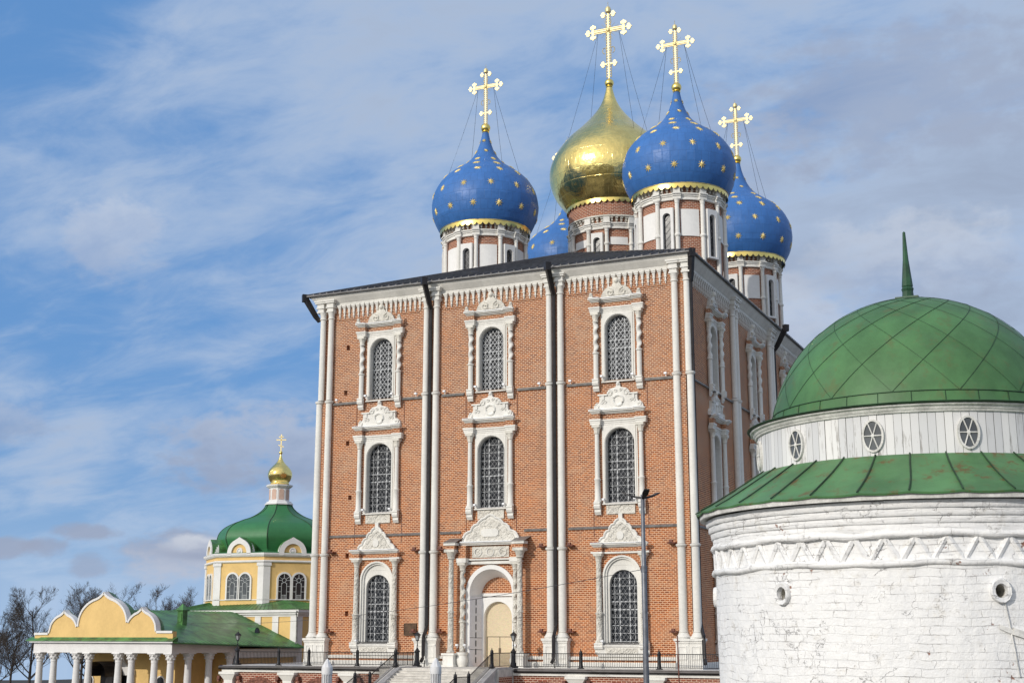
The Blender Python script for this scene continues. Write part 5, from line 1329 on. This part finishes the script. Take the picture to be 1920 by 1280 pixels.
for k in range(12):
    ph = radians(15.9 + 29.75 * (k - 6)) if k < 12 else 0
    p = TP(2.752, ph, 5.215); a = tang(ph)
    f = put('oval_window', owm, tw, p, a); put('oval_pane', ogm, f, p, a); put('glazing_spokes', osm, f, p, a)
# dome
DP = [(2.49, 5.70)] + [(2.50 * cos(radians(t)), 5.47 + 2.50 * sin(radians(t))) for t in (7, 13, 21, 29, 37, 45, 53, 61, 69, 76, 82, 86, 89.6)]
dpr = cr_interp(DP, 3)
m = MB(); m.lathe(dpr, 64, jit=.0008); td = obj('tower_dome', m, 'tower_dome', tw, TL, smooth=25)
def dome_r(z):
    for (r0, z0), (r1, z1) in zip(dpr, dpr[1:]):
        if z0 <= z <= z1 and z1 > z0: return r0 + (r1 - r0) * (z - z0) / (z1 - z0)
    return dpr[-1][0]
m = MB(); NR = 15
for s in (-1, 1):
    for k in range(NR):
        pts = []; a = 2 * pi * (k + (.22 if s > 0 else .22)) / NR; prev = None
        for i, (r, z) in enumerate(dpr):
            if z < 5.93 or r < .25: continue
            if prev: a += s * .62 * hypot(r - prev[0], z - prev[1]) / max(.55, r) * 1.45
            prev = (r, z); pts.append(((r + .006) * cos(a), (r + .006) * sin(a), z + .004))
        m.tube(pts, .0040 if s > 0 else .0026, 5)
for z in (5.935,): torus_r = dome_r(z); m.tube([((torus_r + .006) * cos(2 * pi * k / 96), (torus_r + .006) * sin(2 * pi * k / 96), z) for k in range(97)], .008, 5)
for k in range(30):
    a = 2 * pi * k / 30; m.tube([((dome_r(z) + .005) * cos(a), (dome_r(z) + .005) * sin(a), z) for z in (5.72, 5.8, 5.93)], .006, 4)
obj('dome_seam', m, 'seam', td, TL)
m = MB(); m.box(-.20, .20, -.20, .20, 8.03, 8.075); m.lathe([(.105, 8.06), (.095, 8.2), (.108, 8.25), (.09, 8.28), (.098, 8.30), (.05, 8.80), (.025, 9.30), (.004, 9.32)], 8)
m.v = [(x, y, z - .05) for x, y, z in m.v]
obj('spire', m, 'spire_green', tw, TL)

# ================================================================== YELLOW CHURCH
TH = radians(-5); CU = Vector((cos(TH), sin(TH), 0)); CV = Vector((-sin(TH), cos(TH), 0)); C0 = Vector((-59.468, 22.0, 0))
def CW(u, v, z=0): return tuple(C0 + CU * u + CV * v + Vector((0, 0, z)))
ch = thing('yellow_church', CW(-9.5, 20, -6), 'yellow church with white trim, green roofs and a small gilded onion dome', 'church', rz=TH)
CL = tuple(C0)
def cobj(name, mb, m, parent=None, smooth=None): return obj(name, mb, m, parent or ch, CL, TH, smooth)
GB = -6.5
# nave (local u = x, v = y)
NE0, NE1, NRZ = 1.42, .80, 4.66
m = MB(); m.box(-18.2, -.9, 9.6, 20, GB, .75); m.box(-15.6, -3.2, 4.0, 9.6, GB, .9); cobj('church_wall', m, 'yellow')
m = MB()
for u in (-18.2, -.9): m.box(u - .12, u + .12, 9.48, 19.9, -.25, .70)
m.box(-.95, .05, 9.5, 19.96, -.15, .70)
cobj('wall_cornice', m, 'trim')
m = MB()                                             # nave roof, hip over the porch side kept under the gable
vsR = [(.62, -.35, NE0), (.62, 20, NE1), (-9.5, 20, NRZ), (-9.5, 2.2, NRZ), (-19.6, -.35, NE0), (-19.6, 20, NE1)]
m.add(vsR, [(0, 1, 2, 3), (4, 3, 2, 5), (0, 3, 4)])
m.add([(.62, -.35, NE0), (.62, 20, NE1), (.62, 20, NE1 - .12), (.62, -.35, NE0 - .12), (-.2, -.3, NE0 - .13), (-.2, 20, NE1 - .13)], [(0, 1, 2, 3), (3, 2, 5, 4)])
for k in range(1, 34):                               # sheet seams running down the slope
    v = -.2 + k * .6; f = min(1.0, (v + .35) / 2.55); ze = NE0 + (NE1 - NE0) * (v + .35) / 20.35
    m.tube([(.62, v, ze + .02), (.62 - 10.12 * f, v, ze + (NRZ - ze) * f + .02)], .028, 4)
cobj('nave_roof', m, 'green_roof')
m = MB(); m.box(-5.4, -4.7, 6.3, 7.0, 2.4, 4.5); m.box(-5.5, -4.6, 6.2, 7.1, 4.5, 4.62); m.add([(-5.58, 6.12, 4.62), (-4.52, 6.12, 4.62), (-4.52, 7.18, 4.62), (-5.58, 7.18, 4.62), (-5.05, 6.65, 5.3)], [(0, 1, 4), (1, 2, 4), (2, 3, 4), (3, 0, 4)])
m.box(-5.27, -4.83, 6.24, 6.3, 3.4, 4.3); cobj('roof_vent', m, 'green_roof')
m = MB(); m.lathe([(.45, 0), (.45, 1.3)], 14); m.v = [(x - 3.2 + z * 0, 16.3 + y * .9, 1.72 + max(y * 0, 0) + 0) if False else (-5.6 + z * 1.9, 16.3 + x, 2.35 + max(0, y) * 1.25) for x, y, z in m.v]; dm = cobj('roof_dormer', m, 'green_roof')
m = MB(); m.prism([(.40 * cos(pi * k / 12), .46 * sin(pi * k / 12)) for k in range(13)], -.01, .02)
m.v = [(-3.12 - y, 16.3 + x, 2.35 + z * 1.05) for x, y, z in m.v]; cobj('dormer_opening', m, 'pane', dm)
# porch: gable of three keel arches over an entablature on columns
m = MB(); m.box(-19.1, 0, 0, .5, .38, 1.36); m.box(-.5, 0, .5, 9.8, .38, 1.36); m.box(-19.1, -18.6, .5, 9.8, .38, 1.36); m.box(-18.6, -.5, .5, 9.8, .9, 1.0); cobj('entablature', m, 'trim')
m = MB(); m.box(-19.45, .35, -.35, .5, 1.362, 1.5); cobj('cornice', m, 'trim')
m = MB(); m.prof_x([(-.45, 1.505), (.3, 1.505), (.3, 1.92), (-.42, 1.60)], -19.9, .45); cobj('pent_roof', m, 'green_roof')
def keel(c, w, h, z0, n=10):
    """keel arch from left foot to right foot"""
    L = []
    for i in range(n + 1):
        t = i / n; a = pi - t * radians(66); L.append((c + w * cos(a), z0 + (h * .76) * sin(a) / sin(radians(66))))
    (x0, zz), w0 = L[-1], w * cos(radians(66))
    for i in range(1, 6):
        t = i / 5; L.append((c - w0 * (1 - t), zz + (z0 + h - zz) * (.40 * t + .60 * t ** 2.4)))
    return L + [(2 * c - x, z) for x, z in reversed(L[:-1])]
prof = [(-19.1, 2.28), (-17.0, 2.28)] + keel(-14.98, 2.0, 2.27, 2.35)[1:] + keel(-9.5, 3.45, 3.12, 3.30)[1:-1] + keel(-4.18, 2.0, 2.27, 2.45)[:] + [(-2.1, 2.42), (0, 2.42)]
# close the feet: both side arches land on the main arch
prof = [(-19.1, 2.28), (-17.1, 2.30)] + [p for p in keel(-14.95, 2.1, 2.27, 2.30) if p[0] > -16.9 and p[1] > 2.35 and p[0] < -12.95] + [(-12.95, 3.32)] + [p for p in keel(-9.5, 3.42, 3.05, 3.28) if -12.9 < p[0] < -6.1] + [(-6.05, 3.34)] + [p for p in keel(-4.2, 2.1, 2.33, 2.44) if p[0] > -6.03 and p[1] > 2.5 and p[0] < -2.2] + [(-2.1, 2.46), (0, 2.46)]
def clean(pr):
    out = [pr[0]]
    for p in pr[1:]:
        if p[0] > out[-1][0] + 1e-3 or True: out.append(p)
    return out
prof = [p for i, p in enumerate(prof)]
m = MB(); pp = prof
for a, b in zip(pp, pp[1:]):
    if abs(a[0] - b[0]) < 1e-6: continue
    for y0, y1 in ((.02, .02), (.55, .55)): m.quad((a[0], y0, 1.6), (b[0], y0, 1.6), (b[0], y0, b[1]), (a[0], y0, a[1]))
    m.quad((a[0], .02, a[1]), (b[0], .02, b[1]), (b[0], .55, b[1]), (a[0], .55, a[1]))
for x, z in (pp[0], pp[-1]): m.quad((x, .02, 1.6), (x, .55, 1.6), (x, .55, z), (x, .02, z))
cobj('gable', m, 'yellow')
m = MB(); off = .02
for a, b in zip(pp, pp[1:]):
    dx, dz = b[0] - a[0], b[1] - a[1]; L_ = hypot(dx, dz)
    if L_ < 1e-4: continue
    nx, nz = dz / L_, -dx / L_
    w = .17
    m.add([(a[0], -.10, a[1] + .06), (b[0], -.10, b[1] + .06), (b[0] + nx * w, -.10, b[1] + nz * w), (a[0] + nx * w, -.10, a[1] + nz * w), (a[0], .6, a[1] + .06), (b[0], .6, b[1] + .06), (b[0] + nx * w, .02, b[1] + nz * w), (a[0] + nx * w, .02, a[1] + nz * w)],
          [(0, 1, 2, 3), (0, 4, 5, 1), (3, 2, 6, 7)])
cobj('gable_trim', m, 'trim')
m = MB()                                             # green barrel roofs behind the three arches
for (c_, w_, h_, z_, dp) in ((-14.95, 2.1, 2.27, 2.36, 1.0), (-9.5, 3.42, 3.05, 3.34, 1.5), (-4.2, 2.1, 2.33, 2.5, 1.1)):
    k = keel(c_, w_, h_, z_)
    for a, b in zip(k, k[1:]): m.quad((a[0], .56, a[1] + .06), (b[0], .56, b[1] + .06), (b[0], dp, b[1] - .25), (a[0], dp, a[1] - .25))
cobj('gable_roof', m, 'green_roof')
def church_col():
    m = MB(); m.lathe([(.42, GB), (.42, GB + .3), (.37, GB + .4), (.36, -2.5), (.31, -.55), (.36, -.52), (.33, -.46), (.34, -.30), (.46, -.05), (.42, -.02), (.44, .12), (.60, .30)], 16)
    for k in range(8):
        a = 2 * pi * k / 8; m.sphere((.42 * cos(a), .42 * sin(a), -.18), .085, 6, 4); m.sphere((.5 * cos(a + .39), .5 * sin(a + .39), .12), .085, 6, 4)
    m.box(-.52, .52, -.52, .52, .28, .378); return m
ccm = meshof('porch_column', church_col(), 'trim', 45)
for u in (-18.55, -16.5, -13.2, -11.5, -7.4, -5.65, -2.6, -.5): put('porch_column', ccm, ch, CW(u, .45), TH)
for v in (2.9, 5.9, 9.0): put('porch_column', ccm, ch, CW(-.5, v), TH)
# doorway under the porch
m = MB(); arch_ring(m, 1.5, 1.8, -2.2, 3.4, 4.05, cx=-10.4, n=16, legs=GB); m.prism([(-12.3, -1.9), (-8.5, -1.9), (-8.6, -1.3), (-9.6, -.55), (-10.1, .1), (-10.7, .1), (-11.2, -.55), (-12.2, -1.3)], 3.5, 4.05); m.box(-10.95, -9.85, 3.4, 4.0, .1, .25)
cobj('door_surround', m, 'trim')
m = MB(); m.prism([(-11.9, GB), (-8.9, GB)] + arch_pts(1.5, -2.2, 12, -10.4), 3.9, 3.97); cobj('church_door', m, 'pane')
m = MB(); a = arch_pts(1.5, -2.0, 12, -11.2)
for p, q in zip(a, a[1:]): m.quad((p[0], 1.0, p[1]), (q[0], 1.0, q[1]), (q[0], 3.4, q[1]), (p[0], 3.4, p[1]))
m.prism([(-12.7, GB), (-9.7, GB)] + [(x, z) for x, z in a], 3.3, 3.36); cobj('door_canopy', m, 'pipe')
for u in (-5.0, -14.9):
    m = MB(); m.prism([(u - .5, GB), (u + .5, GB)] + [(u + .5 * cos(pi * k / 10), -2.5 + .5 * sin(pi * k / 10)) for k in range(11)], 3.93, 3.97)
    w_ = cobj('porch_window', m, 'pane'); m = MB(); arch_ring(m, .5, .62, -2.5, 3.88, 4.0, cx=u, n=12, legs=GB); cobj('window_trim', m, 'trim', w_)
# square block under the octagon
bw = (-18.6, -.6)
m = MB(); m.box(bw[0], bw[1], 20.0, 38, GB, 4.3); cobj('block_wall', m, 'yellow')
m = MB()
m.box(bw[0] - .10, bw[1] + .10, 19.90, 38.1, 4.10, 4.32); m.box(bw[0] - .3, bw[1] + .3, 19.70, 38.3, 4.33, 4.55); m.box(bw[0] - .5, bw[1] + .5, 19.5, 38.5, 4.56, 4.84)
for u in (-1.05, -3.6, -6.1, -8.4, -10.7, -13.0, -15.3, -18.1): m.box(u - .42, u + .42, 19.86, 20.01, GB, 4.09)
m.box(bw[1] - .01, bw[1] + .14, 19.86, 20.75, GB, 4.09)
for v in (23.3, 26.2, 29.1): m.box(bw[1] - .01, bw[1] + .12, v, v + .85, GB, 4.09)
cobj('block_trim', m, 'trim')
UO, VO, AP = -12.2, 30.3, 7.95; THO = TH + radians(7)
m = MB(); m.add([(bw[0] - .55, 19.45, 4.86), (bw[1] + .55, 19.45, 4.86), (bw[1] + .55, 38.55, 4.86), (bw[0] - .55, 38.55, 4.86), (UO - 3.2, VO - 3.2, 6.6), (UO + 3.2, VO - 3.2, 6.6), (UO + 3.2, VO + 3.2, 6.6), (UO - 3.2, VO + 3.2, 6.6)], [(0, 1, 5, 4), (1, 2, 6, 5), (2, 3, 7, 6), (3, 0, 4, 7), (0, 3, 2, 1)])
for k in range(1, 31):
    t = k / 31; x0_ = bw[0] - .55 + (bw[1] - bw[0] + 1.1) * t; x1_ = UO - 3.2 + 6.4 * t; m.tube([(x0_, 19.45, 4.88), (x1_, VO - 3.2, 6.62)], .03, 4); m.tube([(bw[1] + .55, 19.45 + 19.1 * t, 4.88), (UO + 3.2, VO - 3.2 + 6.4 * t, 6.62)], .03, 4)
cobj('block_roof', m, 'green_roof')
m = MB(); m.tube([(-.25, 19.4, 4.7), (-.25, 19.3, 4.4), (-.45, 19.72, 4.0), (-.45, 19.75, 1.4), (-.3, 19.2, 1.0)], .09, 6); cobj('church_downpipe', m, 'flash'); m = MB(); m.tube([(.5, 8.9, 1.2), (.5, 8.9, .9), (-.2, 9.3, .5), (-.2, 9.3, GB)], .1, 6); cobj('church_downpipe', m, 'flash')
Rc = AP / cos(pi / 8)
OL = Vector(CW(UO, VO)); 
def oct_pts(ap, k0=0): return [(ap / cos(pi / 8) * cos(pi / 8 + k * pi / 4 - pi / 2 - pi / 4), ap / cos(pi / 8) * sin(pi / 8 + k * pi / 4 - pi / 2 - pi / 4)) for k in range(8)]
def oct_lathe(m, prof):
    vs = []; fs = []
    for ap, z in prof: vs += [(x, y, z) for x, y in oct_pts(ap)]
    for i in range(len(prof) - 1):
        for k in range(8): fs.append((i * 8 + k, i * 8 + (k + 1) % 8, (i + 1) * 8 + (k + 1) % 8, (i + 1) * 8 + k))
    return m.add(vs, fs)
def oobj(name, mb, m, parent=None, rz=0, smooth=None): return obj(name, mb, m, parent or ch, OL, THO + rz, smooth)
octw = oobj('octagon_wall', oct_lathe(MB(), [(AP, 4.8), (AP, 11.3)]), 'yellow')
m = MB(); oct_lathe(m, [(AP, 10.3), (AP + .12, 10.32), (AP + .22, 10.42), (AP + .22, 10.52), (AP + .1, 10.6), (AP, 10.6)]); oct_lathe(m, [(AP, 10.98), (AP + .16, 11.0), (AP + .28, 11.14), (AP + .34, 11.3), (AP + .34, 11.42), (AP - .2, 11.45)])
oct_lathe(m, [(AP + .02, 6.02), (AP + .1, 6.03), (AP + .1, 6.12), (AP + .02, 6.13)])
oobj('octagon_cornice', m, 'trim')
for k in range(8):
    m = MB(); x, y = oct_pts(AP)[k]; a = atan2(y, x)
    for s in (-1, 1):
        b = a + s * pi / 8; tx, ty = -sin(b), cos(b); c_, s__ = cos(b), sin(b)
        def Lp(du, dd, z): return (c_ * (AP + dd) + tx * du * -s, s__ * (AP + dd) + ty * du * -s, z)
        hw_ = AP * math.tan(pi / 8)
        vv = [Lp(du, dd, z) for z in (5.0, 10.3) for du, dd in ((-hw_ * -1 * 1 if False else hw_ + .05, .10), (hw_ - .75, .10), (hw_ - .75, -.05), (hw_ + .05, -.05))]
        m.add(vv, [(0, 1, 5, 4), (1, 2, 6, 5), (3, 0, 4, 7), (4, 5, 6, 7)])
        vv = [Lp(du, dd, z) for z in (9.95, 10.3) for du, dd in ((hw_ + .1, .2), (hw_ - .85, .2), (hw_ - .85, -.05), (hw_ + .1, -.05))]
        m.add(vv, [(0, 1, 5, 4), (1, 2, 6, 5), (3, 0, 4, 7), (4, 5, 6, 7), (0, 3, 2, 1)])
    oobj('octagon_pilaster', m, 'trim')
# paired windows and keel-arched dormers on every face
wpr = MB()
for c_ in (-.86, .86): arch_ring(wpr, .70, .90, 8.35, -.16, .05, cx=c_, n=14, legs=6.15)
wpr.box(-1.8, 1.8, -.2, .05, 6.05, 6.15)
wpm = meshof('paired_window', wpr, 'trim', 30)
gl = MB()
for c_ in (-.86, .86): gl.prism([(c_ - .71, 6.12), (c_ + .71, 6.12)] + arch_pts(.71, 8.35, 14, c_), -.06, .0)
glm = {True: meshof('pane', gl, 'pane'), False: meshof('pane', MB().merge(gl), 'pane_grey')}
tr = MB()
for c_ in (-.86, .86):
    tr.tube([(c_ + .24 * cos(2 * pi * k / 14), -.08, 8.3 + .24 * sin(2 * pi * k / 14)) for k in range(15)], .03, 4)
    for a_ in (30, 90, 150): tr.tube([(c_ + .24 * cos(radians(a_)), -.08, 8.3 + .24 * sin(radians(a_))), (c_ + .7 * cos(radians(a_)), -.08, 8.35 + .7 * sin(radians(a_)))], .025, 4)
    for dx in (-.3, .3): tr.box(c_ + dx - .022, c_ + dx + .022, -.10, -.065, 6.15, 8.0)
    tr.tube([(c_ + .3 * cos(pi * k / 8), -.08, 7.75 + .3 * sin(pi * k / 8)) for k in range(9)], .025, 4)
    for z in (7.0, 7.6, 8.3):
        for s in (-1, 1): tr.box(c_ + s * .5 - .2, c_ + s * .5 + .2, -.10, -.065, z - .022, z + .022)
    for dx in (-.2, -.07, .07, .2): tr.box(c_ + dx - .016, c_ + dx + .016, -.10, -.066, 6.15, 6.6)
    tr.box(c_ - .3, c_ + .3, -.10, -.067, 6.6, 6.64)
trm = meshof('tracery', tr, 'winframe')
kk = MB()
def rarch(w, sp, tip):
    a = list(reversed(arch_pts(w, sp, 16))); a = [(x, z + tip * max(0, 1 - abs(x) / (w * .35)) ** 1.5) for x, z in a]
    return [(-w, 11.15)] + a + [(w, 11.15)]
ko = rarch(1.60, 11.45, .22); ki = rarch(1.05, 11.45, 0)
for i in range(len(ko) - 1):
    a, b, c_, d = ko[i], ko[i + 1], ki[i + 1], ki[i]
    kk.quad(*[(p[0], -.34, p[1]) for p in (a, b, c_, d)]); kk.quad((a[0], -.34, a[1]), (b[0], -.34, b[1]), (b[0], .6, b[1]), (a[0], .6, a[1])); kk.quad((d[0], -.34, d[1]), (c_[0], -.34, c_[1]), (c_[0], -.1, c_[1]), (d[0], -.1, d[1]))
kkm = meshof('keel_dormer', kk, 'trim', 35)
ky = MB(); ky.prism([(-1.06, 11.0), (1.06, 11.0)] + [(x, z) for x, z in reversed(ki)], -.12, .3); kym = meshof('dormer_face', ky, 'yellow')
kro = MB()
for i in range(len(ko) - 1):
    a, b = ko[i], ko[i + 1]; kro.quad((a[0] * 1.01, -.2, a[1] + .03), (b[0] * 1.01, -.2, b[1] + .03), (b[0] * .9, 2.6, b[1] + .03), (a[0] * .9, 2.6, a[1] + .03))
krm = meshof('dormer_roof', kro, 'green_roof')
ros = MB(); ros.lathe([(.40, .0), (.40, .08), (.30, .1), (.28, .03), (.16, .03), (.15, .1), (.001, .12)], 18); ros.v = [(x, -.12 - z, 11.66 + y) for x, y, z in ros.v]; rosm = meshof('rosette', ros, 'trim', 40)
for k in range(8):
    a = k * pi / 4 + radians(7); Rm = Matrix.Rotation(TH + a, 4, 'Z'); p = OL + Rm @ Vector((0, -AP, 0))
    w_ = put('paired_window', wpm, ch, p, TH + a); put('pane', glm[k != 0], w_, p, TH + a); put('tracery', trm, w_, p, TH + a)
    d_ = put('keel_dormer', kkm, ch, p, TH + a); put('dormer_face', kym, d_, p, TH + a); put('dormer_roof', krm, d_, p, TH + a); put('rosette', rosm, d_, p, TH + a)
GD = [(8.2, 11.44), (8.1, 11.5), (6.3, 11.72), (6.4, 12.0), (6.68, 12.7), (6.85, 13.35), (6.68, 14.1), (6.3, 14.65), (5.7, 15.12), (4.75, 15.58), (3.9, 15.88), (2.95, 16.28), (2.2, 16.76), (1.7, 17.25), (1.45, 17.72)]
gdome = oobj('octagon_dome', oct_lathe(MB(), GD[:4] + cr_interp(GD[3:], 4)), 'green_dome', smooth=20)
m = MB()
for k in range(8): m.tube([(oct_pts(ap + .02)[k][0], oct_pts(ap + .02)[k][1], z) for ap, z in cr_interp(GD[3:], 4)], .05, 5)
oobj('dome_rib', m, 'seam', gdome)
m = MB(); oct_lathe(m, [(1.62, 17.7), (1.62, 17.85), (1.45, 18.0), (1.42, 18.1), (1.16, 18.2), (1.16, 19.75), (1.3, 19.8), (1.5, 20.0), (1.52, 20.15), (1.0, 20.2)]); lan = oobj('lantern', m, 'trim')
m = MB()
for k in range(8):
    b = k * pi / 4 - pi / 2; tx, ty = -sin(b), cos(b)
    vv = [(cos(b) * d + tx * u, sin(b) * d + ty * u, z) for d in (1.15, 1.20) for u, z in ((-.3, 18.35), (.3, 18.35), (.3, 19.45), (.15, 19.6), (-.15, 19.6), (-.3, 19.45))]
    m.add(vv, [tuple(range(6, 12))] + [(i, (i + 1) % 6, (i + 1) % 6 + 6, i + 6) for i in range(6)])
oobj('lantern_panel', m, 'pink', lan)
SO = [(1.05, 20.2), (1.18, 20.35), (1.12, 20.5), (1.30, 20.75), (1.46, 21.15), (1.5, 21.5), (1.38, 21.95), (1.05, 22.4), (.6, 22.85), (.32, 23.25), (.16, 23.7), (.10, 24.05)]
sod = oobj('gilded_onion', MB().lathe(cr_interp(SO, 3), 28), 'gold_dome', smooth=40)
m = MB(); m.sphere((0, 0, 24.2), .22, 12, 8); oobj('gilt_ball', m, 'gold', sod, smooth=40)
m = MB(); m.box(-.07, .07, -.04, .04, 24.3, 26.5); m.box(-.62, .62, -.04, .04, 25.75, 25.89); m.box(-.3, .3, -.04, .04, 26.12, 26.24)
m.add([(-.34, -.04, 25.1), (.34, -.04, 24.86), (.34, -.04, 24.98), (-.34, -.04, 25.22), (-.34, .04, 25.1), (.34, .04, 24.86), (.34, .04, 24.98), (-.34, .04, 25.22)], [(0, 1, 2, 3), (4, 7, 6, 5), (3, 2, 6, 7), (0, 4, 5, 1), (0, 3, 7, 4), (1, 5, 6, 2)])
oobj('cross', m, 'gold_cross', sod, rz=radians(20))

# ================================================================== BARE TREES
def gz(x, y):
    def ss(t): t = max(0., min(1., t)); return t * t * (3 - 2 * t)
    r = hypot(x + 20, y)
    return -4.2 + 4.4 * ss((-y - 16) / 58) - 2.6 * ss((-x - 36) / 22) - 1.5 * ss((r - 90) / 60) - 14 * ss((r - 170) / 520)
def bare_tree(loc, H, spread, label, seed, lean=0.0):
    rnd = random.Random(seed); t = thing('bare_tree', loc, label, 'tree', 'bare trees behind the yellow church')
    tr = MB(); cr = MB()
    def seg(m, p, q, r0, r1, n): m.tube([p, q], r0, n, r1)
    def branch(p, d, L, r, lev):
        n = 5 if lev < 2 else (4 if lev < 4 else 3); pts = [p]; dd = d.copy()
        for i in range(n):
            dd = (dd + Vector((rnd.gauss(0, .10), rnd.gauss(0, .10), rnd.gauss(.05, .07))) * (1 + lev * .25)).normalized()
            pts.append(pts[-1] + dd * (L / n))
        cr.tube(pts, r, 5 if lev < 2 else 3, r * .45)
        if lev >= 5: return
        kids = (7, 6, 5, 5, 3)[lev]
        for k in range(kids):
            f = .22 + .78 * (k + rnd.random()) / kids; i = min(n - 1, int(f * n)); q = pts[i].lerp(pts[i + 1], f * n - i)
            ax = Vector((rnd.gauss(0, 1), rnd.gauss(0, 1), rnd.gauss(0, .5))); ax = (ax - dd * ax.dot(dd)).normalized()
            an = radians(rnd.uniform(24, 52)); nd = (dd * cos(an) + ax * sin(an)); nd.z += .12; nd.normalize()
            branch(q, nd, L * rnd.uniform(.46, .66) * (1.0 - .25 * f + .1), max(.013, r * .5 * (1 - .4 * f)), lev + 1)
    base = Vector((0, 0, 0)); top = Vector((lean * H * .1, 0, H * .34))
    rr = H * .013
    tr.tube([base, base.lerp(top, .5), top], rr * 1.25, 8, rr * .85)
    branch(top, Vector((lean * .15, 0, 1)).normalized(), H * .50, rr * .8, 0)
    for k in range(6):
        a = 2 * pi * (k + rnd.random() * .6) / 6; z = rnd.uniform(.5, 1.0); d = Vector((cos(a) * spread, sin(a) * spread, rnd.uniform(.5, 1.0))).normalized()
        branch(base.lerp(top, z), d, H * rnd.uniform(.32, .44), rr * .55, 1)
    obj('trunk', tr, 'wood_dark', t, loc, smooth=60); obj('crown', cr, 'wood_dark', t, loc)
    return t
TREES = [(-156.0, 97, 6.6, .9, 'bare tree cut by the left edge of the photo'), (-146.9, 95, 11.5, 1.0, 'large bare tree with spreading limbs left of the yellow porch'),
         (-141.0, 102, 10.6, .8, 'bare tree behind the left arch of the yellow gable'), (-136.5, 96, 11.0, .7, 'slender bare tree left of the tall middle arch of the yellow gable'),
         (-130.0, 95, 11.2, .9, 'bare tree rising right behind the peak of the yellow gable'), (-124.2, 97, 10.2, .9, 'bare tree above the right arch of the yellow gable'),
         (-118.8, 99, 8.3, .8, 'small bare tree over the green roof left of the roof vent'), (-113.2, 97, 9.0, .9, 'bare tree over the green roof beside the octagon'),
         (-152.0, 84, 4.2, 1.1, 'low bare tree in front of the large one at far left'),
         (-160.0, 104, 8.4, 1.0, 'bare tree rising behind the one cut by the left edge')]
for i, (x, y, zt, sp2, lb) in enumerate(TREES):
    z0 = gz(x, y) - .2; bare_tree((x, y, z0), (zt - z0) * 0.87, sp2, lb, 40 + i, lean=(-.2, .05, .1, 0, -.1, .1, .1, -.1, -.2, .1)[i])

# ================================================================== GROUND
m = MB(); vs = [(0, 0, gz(-20, 0))]; fs = []; rs = [4, 8, 12, 16, 20, 24, 28, 33, 38, 44, 50, 56, 62, 68, 75, 82, 90, 100, 112, 125, 140, 160, 185, 215, 250, 300, 360, 430, 520, 620, 720]; na = 96
for r in rs:
    for k in range(na): a = 2 * pi * k / na; vs.append((r * cos(a), r * sin(a), gz(-20 + r * cos(a), r * sin(a)) + (.6 * sin(k * 1.7) + .5 * sin(k * .61) if r > 600 else 0)))
for k in range(na): fs.append((0, 1 + k, 1 + (k + 1) % na))
for i in range(len(rs) - 1):
    for k in range(na): fs.append((1 + i * na + k, 1 + i * na + (k + 1) % na, 1 + (i + 1) * na + (k + 1) % na, 1 + (i + 1) * na + k))
m.add(vs, fs); tag(obj('ground', m, 'ground', None, (-20, 0, 0), smooth=60), None, None, kind='structure')
